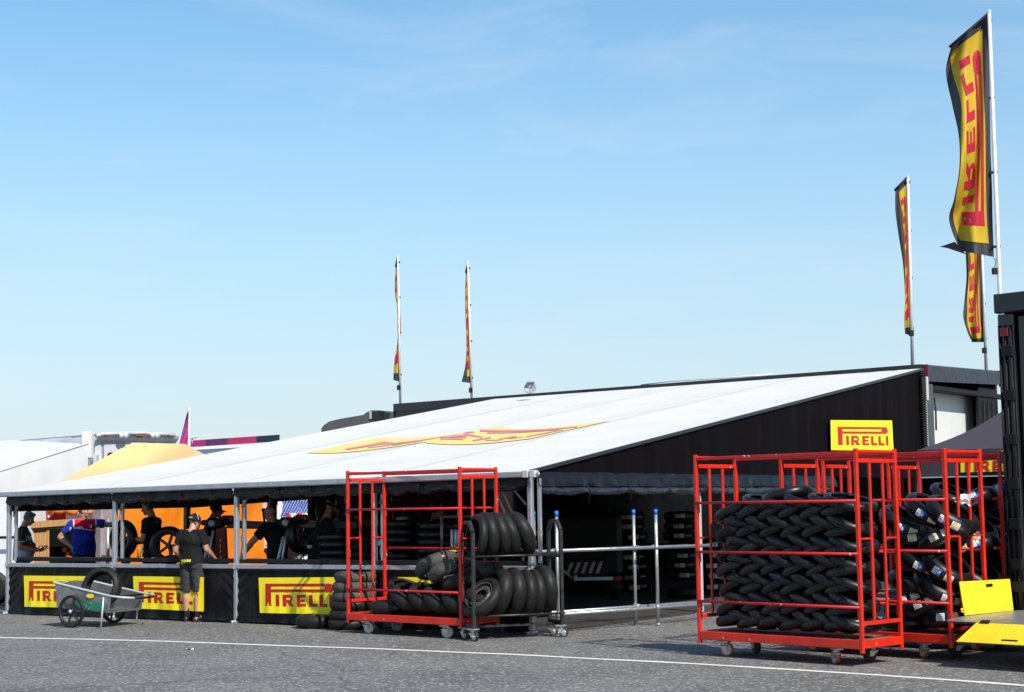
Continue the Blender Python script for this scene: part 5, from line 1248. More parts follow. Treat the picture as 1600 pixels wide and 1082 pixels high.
def pbox(name,x0,x1,y0,y1,w,m,lab,cat,th_=.05):
    a=pf(x0,y0,w);b=pf(x1,y0,w);c=pf(x1,y1,w);d=pf(x0,y1,w);q=[a,b,c,d];mb=MB();mb.add(q+[p+TW*th_ for p in q],[[0,1,2,3],[4,5,6,7],[0,1,5,4],[1,2,6,5],[2,3,7,6],[3,0,4,7]]); return single(name,mb,m,lab,cat,loc=(a+c)/2,world=True)
pbox('white_cabinet',427,436,783,860,WF+.1,WHT,'white cabinet edge left of the chain link fence','cabinet',.4)
pbox('red_cushion',456,481,802,815,WF-.2,mat('red_white_print',(.6,.03,.06),.5,col2=(.75,.7,.7),nscale=4,ramp=(.48,.52)),'red and white printed bag in front of the chain link fence','bag',.2)
# feather flag, magenta trailer strip, white aerial
ff=thing('feather_flag','magenta feather flag with white letters on a thin mast behind the canopy','flag',dep(292,850,48))
mb=MB(); mb.tube([V((dep(293,700,48).x,48,1.0)),dep(295.5,637,48)],.03,8); part('mast',mb,POLE,ff,True)
def fe_(u,v):
    xr=295.2-2*v; xl=xr-1-13.5*min(1,v*1.0)**.9; return dep(xl+(xr-xl)*u,640+60*v,47.95+.25*math.sin(u*3+v*4))
mb=MB(); mb.recalc=False; mb.grid(fe_,8,24); c_=part('cloth',mb,MAG,ff,True)
mb=MB(); mb.recalc=False; mb.grid(lambda u,v:fe_(.02+.28*u+.1*v,.3+.5*v)-V((0,.03,0)),4,10); part('stripe',mb,PURP,c_,True)
for k,ch in enumerate('ZNR'):
    tm=text_mb(ch,lambda x,y,k=k:fe_(.35+.55*(y/.75),.93-.17*k-.14*(x/.6))-V((0,.05,0)),1,.03); part('letter',tm,PAPER,c_)
    tmo=[o for o in c_.children][-1]; 
    for vt in tmo.data.vertices: vt.co=ROOT[ff.name][1]@vt.co
mt_=thing('far_trailer','far trailer top edge striped magenta and navy left of the dark truck cab','trailer',dep(370,860,60))
a=dep(298,693,60);b=dep(436,684,57)
def strip(x0,x1,m,n_): 
    def pt(x,dy): t=(x-298)/(138); p=a.lerp(b,t); return V((p.x,p.y,p.z+dy))
    mb=MB(); q=[pt(x0,.10),pt(x1,.10),pt(x1,-.13),pt(x0,-.13)]; mb.add(q+[p+V((0,.2,0)) for p in q],[[0,1,2,3],[4,5,6,7],[0,1,5,4],[1,2,6,5],[2,3,7,6],[3,0,4,7]]); part(n_,mb,m,mt_,True)
strip(298,322,MAG,'stripe'); strip(322,358,mat('navy_magenta',(.06,.03,.12),.4,col2=(.3,.02,.15),nscale=3),'stripe'); strip(358,402,mat('bright_magenta',(.75,.03,.16),.45),'stripe'); strip(402,436,NAVY,'stripe')
mb=MB(); mb.box((a+b)/2+V((.3,1.6,-1.95)),((b-a).length+.3,2.6,3.6),0,M.Rotation(math.atan2((b-a).y,(b-a).x),3,'Z')); part('body',mb,WHT,mt_,True)
for u in(.2,.4,.8):
    mb=MB(); p=a.lerp(b,u); m=M.Translation(V((p.x,p.y+.3,.5)))@M.Rotation(PI/2,4,'X'); mb.lathe([(.2,-.12),(.45,-.13),(.5,-.08),(.5,.08),(.45,.13),(.2,.12)],20,0,m); part('wheel',mb,RUBM,mt_,True)
an=thing('roof_aerial','small white tilted aerial dish right of the magenta feather flag','aerial',dep(300,690,52))
mb=MB(); mb.cyl(dep(300,694,52),dep(301,685,52),.02,6); part('stalk',mb,POLE,an,True)
mb=MB(); mb.ell(dep(303,684,52),(.16,.1,.03),rot=M.Rotation(-.35,3,'Y')); part('dish',mb,WHT,an,True)
# ------------------------------------------------------------------ ratchet straps at the posts, hanging clip
def strap(lab,pts,m,w_,extra=None,name='ratchet_strap'):
    mb=MB()
    for a,b in zip(pts[:-1],pts[1:]): mb.bar(a,b,w_,.006,up=TG)
    t=thing(name,lab,'strap',pts[-1]); part('webbing',mb,m,t,True)
    if extra is not None:
        mb=MB(); mb.box(extra,(.05,.04,.09)); mb.tube([extra+V((.03,0,.05)),extra+V((.05,0,0)),extra+V((.03,0,-.05))],.008,6); part('ratchet',mb,ZINC,t,True)
strap('bright blue ratchet strap looped down beside the left end tent post',[fw(23,833),fw(20.5,876)],TEALS,.03,name='blue_strap'); strap('second bright blue strap end hanging beside the left end tent post',[fw(22.5,836),fw(25,876)],TEALS,.02,name='blue_strap')
strap('thin cord with a metal clip hanging inside the left end tent post',[fw(22.5,797),fw(22.5,824)],GSTR,.006,fw(23,804),'thin_rope')
strap('grey blue ratchet strap hanging beside the second tent post from the left',[fw(190,790),fw(190,835),fw(192,878)],GSTR,.035,fw(190,800))
strap('grey upper strap with white ends beside the middle tent post',[fw(379,776),fw(379.5,838)],GSTR,.03,fw(379,842))
strap('white strap ends hanging from a hook beside the middle tent post',[fw(379,845),fw(376,874)],WSTR,.03,name='white_strap'); strap('short white strap end nearest the bald man by the middle tent post',[fw(380.5,845),fw(383,877)],WSTR,.022,name='white_strap')
strap('coiled white cord and hook beside the tent post behind the left red cage',[fw(594,842),fw(597,850),fw(594,862),fw(597,874)],WSTR,.02,fw(594,848),'coiled_rope')
# ------------------------------------------------------------------ garden cart with a tyre
ca=V((-6.50,25.60,0)); cx=V((.905,-.425,0)).normalized(); yc=math.atan2(cx.y,cx.x)
ct=thing('garden_cart','aluminium two wheeled garden cart with green sticker and black spoked wheels','cart',ca,yc)
hw_=.40
def tubside(y,nm):
    mb=MB(); q=[(-.36,y,.30),(.62,y*.97,.235),(.66,y*.98,.47),(-.40,y,.665)]; mb.add([V(p) for p in q]+[V((p[0],p[1]-math.copysign(.012,y),p[2])) for p in q],[[0,1,2,3],[4,5,6,7],[0,1,5,4],[1,2,6,5],[2,3,7,6],[3,0,4,7]]); part('side_panel',mb,TUBW,ct)
tubside(-hw_,'n'); tubside(hw_,'f')
mb=MB(); mb.box((.12,0,.262),(1.0,hw_*2-.03,.014),0,M.Rotation(.066,3,'Y')); part('floor',mb,TUBW,ct)
mb=MB(); q=[(-.36,-hw_,.30),(-.36,hw_,.30),(-.40,hw_,.665),(-.40,-hw_,.665)]; mb.add([V(p) for p in q]+[V((p[0]+.012,p[1],p[2])) for p in q],[[0,1,2,3],[4,5,6,7],[0,1,5,4],[1,2,6,5],[2,3,7,6],[3,0,4,7]]); part('back_panel',mb,TUBW,ct)
mb=MB(); pts=[(.98,-.24,.44),(.86,-hw_*.93,.455),(.66,-hw_,.475),(-.42,-hw_,.672),(-.42,hw_,.672),(.66,hw_,.475),(.86,hw_*.93,.455),(.98,.24,.44)]; mb.tube(pts,.016,8); part('rim_rail',mb,ALUW,ct)
mb=MB(); mb.tube([(.98,-.24,.44),(1.02,-.1,.437),(1.02,.1,.437),(.98,.24,.44)],.017,8); part('handle',mb,BLKM,ct)
mb=MB(); mb.tube([(.70,-hw_*.8,.463),(.70,hw_*.8,.463)],.014,8); part('cross_rod',mb,BLKM,ct)
for y in(-hw_-.015,hw_+.015):
    mb=MB(); mb.tube([(.54,y,.46),(.50,y*1.01,.0)],.014,8); part('leg',mb,ALUW,ct)
    mb=MB(); yy=y*1.19; m=M.Translation(V((0,yy,.245)))@M.Rotation(PI/2,4,'X')
    ring=[(.205+.022*math.cos(a*PI/6)+.018,.024*math.sin(a*PI/6)) for a in range(12)]
    mb.lathe(ring,36,0,m,closed=True); wh=part('wheel',mb,RUBM,ct)
    mb=MB(); mb.lathe([(.20,-.018),(.212,-.02),(.212,.02),(.20,.018)],36,0,m,closed=True)
    for k in range(6):
        a=PI*k/3+.26; d=V((math.cos(a),math.sin(a),0)); mb.bar(m@(d*.03),m@(d*.203),.03,.022,up=V((0,1,0)))
    mb.cyl(m@V((0,0,-.03)),m@V((0,0,.03)),.045,16); part('spokes',mb,BLKSTEEL,wh)
    mb=MB(); e=V((0,yy+math.copysign(.03,y),.245)); mb.ell(e,(.028,.014,.028)); part('hub_cap',mb,ALUW,wh)
mb=MB(); mb.cyl((0,-hw_*1.19,.245),(0,hw_*1.19,.245),.012,8); part('axle',mb,ZINC,ct)
mb=MB(); y=-hw_-.013; mb.grid(lambda u,v:V((-.02+.60*u,y+.012*u,.285-.04*u+.13*v*(1-.1*u))),8,2); part('green_sticker',mb,GREEN,ct)
mb=MB(); mb.prism([(.29+.075*math.cos(a*PI/8),.475+.032*math.sin(a*PI/8)) for a in range(16)],.003,lambda x,z,h:V((x,y-.001-h,z))); part('yellow_sticker',mb,LYEL,ct)
tp_=ca+cx*.13+V((0,0,.27+.318))+V((0,.0,0))
add_tyre('mattrear',ca+cx*.16+V((.0,.02,.58)),V((-.18,-.93,.26)),.2,'black road tyre with pale inner rim standing in the aluminium garden cart','tyre in the garden cart')
mb=MB(); 
# ------------------------------------------------------------------ tyre changers, wheels on stands, bench goods inside the tent
def changer(px,Y,lab,yaw=.0,full=True):
    b=dep(px,850,Y); b.z=0; t=thing('tyre_changer',lab,'machine',b,yaw,'red tyre changing machines')
    mb=MB(); mb.box((-.25,.05,.32),(.62,.66,.62)); part('base_cabinet',mb,MACHR,t)
    mb=MB(); q=[(-.13,0,.5),(.13,0,.5),(.08,0,1.46),(-.06,0,1.46)]; mb.add([V((p[0],p[1]-.09,p[2])) for p in q]+[V((p[0],p[1]+.09,p[2])) for p in q],[[0,1,2,3],[4,5,6,7],[0,1,5,4],[1,2,6,5],[2,3,7,6],[3,0,4,7]]); co=part('column',mb,MACHR,t)
    mb=MB()
    for k in range(6): mb.box((.005+.003*k,-.093,1.24-.09*k),(.022,.006,.04)); 
    parts_split('yellow_mark',mb,LYEL,co)
    mb=MB(); mb.box((-.08,-.03,1.52),(.30,.24,.17),bev=.04); mb.ell((.10,-.02,1.56),(.15,.12,.08)); mb.tube([(-.3,-.02,1.53),(.16,-.02,1.53)],.05,10); part('head',mb,BLKM,t)
    mb=MB(); mb.box((.12,-.06,1.58),(.24,.12,.13),bev=.04); part('head_cover',mb,MACHR,t)
    mb=MB(); m=M.Translation(V((-.12,-.17,1.52)))@M.Rotation(PI/2,4,'X'); mb.lathe([(.001,.012),(.05,.012),(.056,.0),(.05,-.02)],20,0,m); g_=part('gauge',mb,MACHG,t)
    mb=MB(); mb.box((-.12,-.186,1.535),(.008,.003,.035)); part('needle',mb,BLKM,g_)
    mb=MB(); mb.bar((.1,0,1.50),(1.0,.05,1.46),.11,.13); part('swing_arm',mb,BLKSTEEL,t)
    mb=MB(); mb.cyl((.86,.05,1.05),(.86,.05,1.86),.045,12); mb.cyl((.86,.05,1.80),(.86,.05,1.92),.07,12); mb.cyl((.98,.03,.9),(.98,.03,1.4),.03,8); mb.tube([(.72,.0,1.52),(.70,.0,1.66),(.70,0,1.7)],.02,8); mb.ell((.70,0,1.72),(.035,.035,.035)); part('lift_column',mb,BLKSTEEL,t)
    mb=MB(); mb.cyl((-.3,.05,.62),(-.3,.05,.78),.10,14); mb.lathe([(.001,.80),(.24,.80),(.26,.78),(.10,.74)],28,0,M.Translation(V((-.3,.05,0)))); part('turntable',mb,STEEL,t)
    mb=MB(); mb.tube([(-.2,-.1,.6),(-.17,-.12,1.0),(-.10,-.12,1.4)],.022,8); mb.tube([(-.26,-.1,.6),(-.24,-.13,.95),(-.16,-.12,1.3)],.022,8); parts_split('air_tube',mb,ALUW,t)
    return t
changer(345,fw(345,850,1.0).y,'dark red tyre changer with round gauge right of the man in shorts')
changer(460,fw(460,850,1.0).y,'dark red tyre changer with round gauge between the bald man and the bearded man')
changer(537,fw(537,850,2.2).y,'third tyre changer half hidden behind the left red cage post',.15)
def wheelstand(px,py,Y,ax,lab,labs,spk,m=RUBM):
    p=dep(px,py,Y); add_wheel(p,ax,lab,None,'rear',m,BLKSTEEL,spk)
    t=thing('balancing_stand',labs,'stand',(p.x,p.y+.02,0)); mb=MB(); mb.box((0,.16,.5),(.14,.10,1.0)); mb.tube([(0,.16,p.z),(0,0,p.z)],.02,8); part('column',mb,BLKSTEEL,t); mb=MB(); mb.box((0,.16,.02),(.5,.4,.04)); part('base',mb,BLKSTEEL,t)
    mb=MB(); mb.box((0,.16,(1+p.z)/2),(.06,.05,p.z-1.0)); part('neck',mb,BLKSTEEL,t)
wheelstand(193,842,fw(193,850,.75).y,V((-.62,-.78,0)),'dark wheel turned sideways, held by the young man in black','black stand under the sideways wheel beside the second tent post',5,RUB)
wheelstand(263.5,853,fw(263,850,.62).y,V((-.12,-.99,0)),'dark spoked wheel facing out, just left of the man in shorts','black stand under the outward facing spoked wheel',5,RUB)
mb=MB()
def can(px,py0,py1,Y,r,m,name,lab,cat,sq=False):
    a=dep(px,py1,Y);b=dep(px,py0,Y); mb=MB()
    if sq: mb.box((a+b)/2,(r*2,r*2,(b.z-a.z)))
    else: mb.lathe([(.001,0),(r,0),(r,(b.z-a.z)*.92),(r*.8,b.z-a.z),(.001,b.z-a.z)],20,0,M.Translation(a))
    return single(name,mb,m,lab,cat,loc=V((a.x,a.y,a.z)),world=True)
YC=fw(220,874,.22).y
cn=can(217.5,855,876,YC,.033,mat('amber_can',(.5,.2,.01),.4),'spray_can','amber spray can with dark letters on the counter beside the young man','can')
mb=MB(); mb.recalc=False
can(222.5,853,857,YC+.1,.02,PAPER,'label_roll','small white roll, upper one, behind the amber can','roll',True); can(222.5,860,864,YC+.1,.02,PAPER,'label_roll','small white roll, middle one, behind the amber can','roll',True); can(221.8,871.5,876,YC+.05,.02,PAPER,'label_roll','small white roll standing on the counter behind the amber can','roll',True)
can(242,871.5,876,YC,.045,mat('pale_blue_box',(.4,.46,.55),.5),'small_box','pale blue box on the counter below the young man','box',True)
can(484,852,857,fw(484,870,.6).y,.04,mat('pink_green_cup',(.7,.25,.2),.5,col2=(.35,.5,.1),nscale=20,ramp=(.48,.52)),'paper_cup','small pink and green cup behind the second tyre changer','cup')
for i,(x,y0,y1,lab) in enumerate([(466,866,876,'pale folded paper on the counter right of the second tyre changer'),(476,868,876,'crumpled white paper on the counter below the bearded man')]):
    a=fw(x-4,y1,.2);b=fw(x+5,y0+3,.3); mb=MB(); mb.grid(lambda u,v:a.lerp(b,u)+V((0,.1*v,.04*v+.02*math.sin(u*7+v*5))),8,4); single('paper',mb,PAPER if i else GRUB,lab,'paper',loc=a,world=True)
# wheel being fitted on the second changer
add_wheel(dep(472,836,fw(472,850,1.05).y),V((.75,-.62,.1)),'wheel with pale rim edge clamped on the second tyre changer',None,'rear',RUB,BLKSTEEL,4)
# tyre stacks inside, seen over the front wall
GI='tyre stacks inside the tent'
for px,Y,top,n,kind,nm in [(527,fw(527,850,.75).y,832,7,'slick','dark inner stack left of the red cage post'),(566,fw(566,850,1.0).y,836,7,'matt','inner stack behind the left end of the red cage'),(628,fw(628,850,.8).y,812,8,'slick','tall inner stack behind the red cage middle'),(684,fw(684,850,.8).y,815,8,'slick','inner stack just right of the tall one')]:
    p=dep(px,850,Y); zt_=dep(px,top,Y).z
    for k in range(n):
        z=zt_-.065-.122*k
        add_tyre('mattmid' if kind=='matt' else 'slick',V((p.x+random.uniform(-.02,.02),p.y+random.uniform(-.02,.02),z)),(random.uniform(-.03,.03),random.uniform(-.03,.03),1),0,'tyre number %d from the top, %s'%(k+1,nm),GI)
    mb=MB(); z=zt_-.065-.122*(n-1)-.066; mb.box((p.x,p.y,z/2),(.62,.62,z),bev=.01); single('stack_stand',mb,BLKM,'dark stand carrying the '+nm,'stand',loc=(p.x,p.y,0),world=True)
# rag on the tyre stack, rack with white tubes and yellow clips
p=dep(629,809,fw(629,850,.8).y); mb=MB(); mb.ell(p+V((0,0,-.02)),(.10,.06,.035)); single('cloth_pad',mb,mat('beige_cloth',(.38,.33,.25),.8,bump=.4),'crumpled beige cloth lying on the tall tyre stack','cloth',loc=p,world=True)
p=dep(537,815,fw(537,850,2.2).y); mb=MB(); mb.ell(p+V((0,0,0)),(.12,.07,.045)); single('cloth_pad',mb,mat('pale_cloth',(.4,.38,.33),.8,bump=.4),'crumpled pale cloth on top of the third tyre changer','cloth',loc=p,world=True)
fr=thing('tube_rack','black metal frame holding white tubes, seen through the left red cage','frame',dep(712,880,23.4))
def ff_(x,y,d=0): return dep(x,y,23.5+d)
for a,b in(((690,808),(690,884)),((690,808),(820,806)),((760,808),(760,884)),((815,806),(818,884))):
    mb=MB(); mb.bar(ff_(*a),ff_(*b),.04,.04,up=V((0,1,0))); part('frame_bar',mb,BLKSTEEL,fr,True)
for x in(706,712,717):
    mb=MB(); mb.cyl(ff_(x,828,.1),ff_(x,856,.1),.022,10); part('white_tube',mb,ALUW,fr,True)
for y in(861,867):
    mb=MB(); mb.bar(ff_(702,y,.1),ff_(722,y,.1),.02,.02); part('yellow_clip',mb,LYEL,fr,True)
# stored tyre stacks deep inside, with labels
GS='labelled tyre stacks deep in the tent'
for px,Y,top,n,nm in [(984,33.0,800,9,'left deep stack behind the right barrier'),(1064,33.6,799,9,'middle deep stack left of the near red cage'),(1113,31.5,842,7,'right deep stack behind the near red cage post')]:
    p=dep(px,850,Y); zt_=dep(px,top,Y).z
    for k in range(n):
        z=zt_-.10-.197*k
        if z<.09: continue
        add_tyre('stored',V((p.x+random.uniform(-.05,.05),p.y,z)),(random.uniform(-.02,.02),random.uniform(-.02,.02),1),random.uniform(-.14,.14),'labelled tyre number %d from the top, %s'%(k+1,nm),GS)
p=dep(1100,921,30.5); add_tyre('mattrear',V((p.x-.35,p.y,.1)),(0,0,1),0,'dark tyre lying flat on the matting by the deep labelled stacks',GS)
# dark service trolley with chevron board
sv=thing('service_trailer','dark trailer tail with black and cream chevron board and white bumper in the tent','trailer',dep(918,905,30))
def sv_(x,y,d=0): return dep(x,y,30+d)
mb=MB(); q=[sv_(884,877),sv_(950,874),sv_(950,899),sv_(896,903)]; mb.add(q+[p+V((0,.06,0)) for p in q],[[0,1,2,3],[4,5,6,7],[0,1,5,4],[1,2,6,5],[2,3,7,6],[3,0,4,7]]); cb=part('chevron_board',mb,BLKM,sv,True)
mb=MB()
for k in range(6):
    x=884+11.5*k; q=[sv_(x+7,879.5-.04*x+35.4,-.01),sv_(x+12.5,879.5-.04*x+35.2,-.01),sv_(x+6,896,-.01),sv_(x+.5,896.5,-.01)]
    if k<5: mb.add(q,[[0,1,2,3]])
parts_split('chevron_stripe',mb,mat('cream_reflective',(.42,.40,.30),.4),cb,True)
mb=MB(); mb.bar(sv_(900,905,-.05),sv_(958,904,-.05),.08,.06); mb.bar(sv_(899,899,-.02),sv_(899,907,-.02),.05,.05); part('bumper',mb,WHT,sv,True)
mb=MB(); mb.box(sv_(965.5,904,-.05),(.12,.06,.06)); part('tail_lamp',mb,LRED,sv,True)
mb=MB(); a=sv_(915,880,.9); mb.box(V((a.x,a.y,1.0)),(1.3,1.5,1.2)); part('body',mb,BLKM,sv,True)
mb=MB(); mb.bar(sv_(879,892),sv_(900,908,.1),.06,.05); mb.bar(sv_(858,903),sv_(880,910),.05,.05); parts_split('tow_bar',mb,STEEL,sv,True)
for k in(-1,1):
    mb=MB(); m=M.Translation(V((a.x+.5*k,a.y-.4,.3)))@M.Rotation(PI/2,4,'Y'); mb.lathe([(.1,-.07),(.28,-.08),(.3,-.04),(.3,.04),(.28,.08),(.1,.07)],20,0,m); part('wheel',mb,RUBM,sv,True)
# small signs in the dark interior
pbx=dep(843,833,29); mb=MB(); mb.box(pbx,(.12,.03,.08)); single('small_sign',mb,LYEL,'tiny yellow and red sticker in the dark behind the left barrier','sign',loc=pbx,world=True)
tb=thing('tool_cabinet','dark tool cabinet with pale drawer edges deep behind the barrier','cabinet',dep(900,900,32))
mb=MB(); a=dep(905,850,32); mb.box((a.x,a.y+.3,.85),(1.25,.6,1.7)); part('body',mb,BLKM,tb,True)
for x0,x1,y in((857,905,814),(875,946,825.5)):
    mb=MB(); mb.bar(dep(x0,y,31.97),dep(x1,y-.3,31.97),.02,.012); part('drawer_edge',mb,ALU,tb,True)
# ------------------------------------------------------------------ black truck with tail lift at the right edge
TY=math.atan2(AU.y,AU.x); P0=V((5.66,18.7,0)); TU=AU; TV=AV
def K(a,b,z): return P0+TU*a+TV*b+V((0,0,z))
bk=thing('black_truck','tall black truck body with open rear and lowered tail lift at the right edge','truck',P0,TY)
def KB(mb,a0,a1,b0,b1,z0,z1,bev=.01,mi=0): mb.box(K((a0+a1)/2,(b0+b1)/2,(z0+z1)/2),(abs(a1-a0),abs(b1-b0),abs(z1-z0)),mi,M.Rotation(TY,3,'Z'),bev); return mb
mb=MB(); KB(mb,-.06,.04,.02,9,.55,3.85); part('side_wall',mb,BLKP,bk,True)
mb=MB(); KB(mb,2.46,2.56,.02,9,.55,3.85); part('side_wall',mb,BLKP,bk,True)
mb=MB(); KB(mb,-.10,2.6,-.05,9,3.85,4.03); part('roof',mb,mat('roof_cap_black',(.012,.014,.02),.3),bk,True)
mb=MB(); KB(mb,-.12,2.62,-.10,.04,3.84,4.06); part('roof_cap',mb,mat('cap_navy_black',(.012,.014,.022),.35),bk,True)
mb=MB(); KB(mb,.04,2.46,0,9,.5,.62); part('floor',mb,STEEL,bk,True)
mb=MB(); KB(mb,.04,2.46,8.9,9,.62,3.85); part('front_wall',mb,GREYW,bk,True)
mb=MB(); KB(mb,.045,.06,.4,8.9,.62,3.8); part('lining',mb,GREYW,bk,True)
mb=MB(); KB(mb,2.44,2.455,.4,8.9,.62,3.8); part('lining',mb,GREYW,bk,True)
for a in(-.02,2.52):
    mb=MB(); KB(mb,a-.10,a+.10,-.03,.12,.35,3.83); part('rear_pillar',mb,BLKP,bk,True)
    mb=MB()
    for d in(-.07,.0,.07): mb.cyl(K(a+d,-.05,.5),K(a+d,-.05,3.7),.014,8)
    parts_split('lock_rod',mb,BLKM,bk,True)
    for z in(.75,1.0,1.45,1.9,2.4,2.9,3.4):
        mb=MB(); mb.box(K(a+.03,-.055,z),(.14,.05,.12),0,M.Rotation(TY,3,'Z')); part('hinge',mb,BLKM,bk,True)
mb=MB(); KB(mb,.12,.30,.0,.10,.5,3.8); part('door_edge',mb,BLKP,bk,True)
mb=MB(); mb.box(K(-.02,-.06,3.62),(.10,.03,.10),0,M.Rotation(TY,3,'Z')); part('marker_lamp',mb,MAROON,bk,True)
for b in(5.5,7.0):
    for a in(.15,2.3):
        mb=MB(); m=M.Translation(K(a,b,.48))@M.Rotation(TY,4,'Z')@M.Rotation(PI/2,4,'Y'); mb.lathe([(.2,-.12),(.43,-.13),(.48,-.08),(.48,.08),(.43,.13),(.2,.12)],24,0,m); part('wheel',mb,RUBM,bk,True)
mb=MB(); KB(mb,.3,2.2,.5,8.8,.36,.5); part('chassis',mb,BLKM,bk,True)
mb=MB(); mb.prism([(-1.52,.455),(-1.40,.425),(0,.39),(0,.49),(-1.3,.485),(-1.52,.462)],2.5,lambda b,z,h:K(.0+h,b,z)); lf=part('lift_platform',mb,STEEL,bk,True)
for a in(.5,2.0):
    mb=MB(); mb.bar(K(a,.3,.42),K(a,-.9,.30),.08,.10); part('lift_arm',mb,BLKSTEEL,bk,True)
mb=MB(); mb.box(K(.95,-.75,.22),(.30,.5,.16),0,M.Rotation(TY+.2,3,'Z')); part('lift_foot',mb,MACHR,bk,True)
def plate(mb,f,nu,nv,th_,nrm,w_,h_):
    mb.grid(lambda u,v:f(u,v),2,2,0,False); mb.grid(lambda u,v:f(u,v)-nrm*th_,2,2,0,False)
    for (a,b) in(((0,0),(1,0)),((1,0),(1,1)),((1,1),(0,1)),((0,1),(0,0))): mb.add([f(*a),f(*b),f(*b)-nrm*th_,f(*a)-nrm*th_],[[0,1,2,3]])
    for i in range(nu):
        for j in range(nv):
            u=(i+.5)/nu;v=(j+.5)/nv; c=f(u,v); du=(f(u+.001,v)-f(u-.001,v)).normalized();dv=(f(u,v+.001)-f(u,v-.001)).normalized()
            d1=(du+dv).normalized() if (i+j)%2 else (du-dv).normalized(); d2=d1.cross(nrm)
            L_=.018;W2=.005; q=[c+d1*L_,c+d2*W2,c-d1*L_,c-d2*W2]; mb.add(q+[c+nrm*.004],[[0,1,4],[1,2,4],[2,3,4],[3,0,4]])
# upright yellow plate along the far edge of the platform
def up_(u,v):
    x0=K(-.02,-1.12,.49);x1=K(-.02,-.12,.49); b=x0.lerp(x1,u); return b+V((0,0,.36*v))-TU*(.05*v)+V((.02*u*v,0,-.012*v*u))
mb=MB(); plate(mb,up_,30,12,.008,-TU*-1,1,1); mb.recalc=False
y1=part('upright_flap',mb,YPLATE,lf,True)
mb=MB(); c=up_(.5,.84); c2=up_(.62,.845); mb.bar(c+TU*.006,c2+TU*.006,.012,.03); part('hand_slot',mb,BLKM,y1,True)
mb=MB(); mb.tube([up_(0,.18)-TV*.0,up_(0,.2)-TV*.05,up_(0,.12)-TV*.05,up_(0,.1)],.01,6); part('chain_ring',mb,LYEL,y1,True)
def rm_(u,v):
    a=K(.36,-1.52,.455);b=K(2.5,-1.52,.455); t=a.lerp(b,u); t2=K(.28,-1.79,.275).lerp(K(2.5,-1.79,.275),u); return t.lerp(t2,v)
nr=(rm_(0,0)-rm_(1,0)).cross(rm_(0,1)-rm_(0,0)).normalized()
if nr.z<0: nr=-nr
mb=MB(); plate(mb,rm_,52,10,.008,nr,1,1); mb.recalc=False; rf=part('ramp_flap',mb,YPLATE,lf,True)
mb=MB(); mb.bar(rm_(.22,.82)+nr*.003,rm_(.30,.82)+nr*.003,.02,.006,up=nr); part('hand_slot',mb,BLKM,rf,True)
for u in(.02,.35,.7):
    mb=MB(); mb.bar(rm_(u,-.03)+nr*.006,rm_(u+.05,-.03)+nr*.006,.05,.012,up=nr); part('flap_hinge',mb,BLKSTEEL,rf,True)
# ------------------------------------------------------------------ dark pop-up canopy behind the rear cages
dc=thing('dark_canopy','dark plum pop up canopy with yellow lettered valance behind the rear cages','canopy',dep(1520,880,24.6))
YD=24.2
k0=dep(1436,703,YD); ddir=V((.80,-.60,0)); bdir=V((.6,.8,0)); Wd=3.0
zk=k0.z; c00=k0; c10=k0+ddir*Wd*.93; c11=c10+bdir*Wd; c01=c00+bdir*Wd; apx=(c00+c11)/2+V((0,0,1.05))
mb=MB()
for a,b in((c00,c10),(c10,c11),(c11,c01),(c01,c00)):
    mb.grid(lambda u,v:(a*(1-u)+b*u)*(1-v)+apx*v-V((0,0,.10*math.sin(PI*u)*(1-v)*.6+.14*math.sin(PI*v))),16,12)
part('roof',mb,DUSK,dc,True)
for a,b in((c00,c10),(c10,c11),(c11,c01),(c01,c00)):
    mb=MB(); n_=V(((b-a).y,-(b-a).x,0)).normalized(); mb.grid(lambda u,v:(a*(1-u)+b*u)-V((0,0,.40*v+.02*math.sin(PI*u)))+n_*.015*math.sin(u*22+v*3),40,4); part('valance',mb,DUSK,dc,True)
mb=MB(); mb.bar(c00-V((0,0,.41)),c10-V((0,0,.41)),.03,.015); part('valance_hem',mb,ALUW,dc,True)
for a,b in((c11,c01),(c01,c00)):
    mb=MB(); mb.grid(lambda u,v:V(((a*(1-u)+b*u).x,(a*(1-u)+b*u).y,(a.z-.38)*v+.02))+V((0,.02*math.sin(u*40),0)),50,3); part('shade_curtain',mb,BLKX,dc,True)  # added black sheets so the space under the canopy stays dark
for a in(c00,c10,c11,c01):
    mb=MB(); mb.bar(V((a.x,a.y,0)),a,.05,.05); part('leg',mb,BLKSTEEL,dc,True)
nv=V((ddir.y,-ddir.x,0))
def vq(x,y): return pl(x,y,c00+nv*.03,nv)
vtl=vq(1501,716);vtr=vq(1610,714);vbr=vq(1610,736);vbl=vq(1501,738.5)
mb=MB(); mb.grid(lambda u,v:(vtl*(1-u)+vtr*u)*(1-v)+(vbl*(1-u)+vbr*u)*v,16,3); vs_=part('valance_sign',mb,YEL,dc,True)
def vs2(u,v): return (vtl*(1-u)+vtr*u)*(1-v)+(vbl*(1-u)+vbr*u)*v+nv*.006
mb=MB(); put_logo(mb,lambda x,y:vs2(.07+.86*x/3.87,.96-y*1.45) if y<.6 else vs2(.07+.86*x/3.87,.10)); part('lettering',mb,LRED,vs_,True)
mb=MB(); mb.add([vq(1560,704.5),vq(1610,702),vq(1610,705),vq(1560,707.5)],[[0,1,2,3]]); part('yellow_edge',mb,YEL,dc,True)
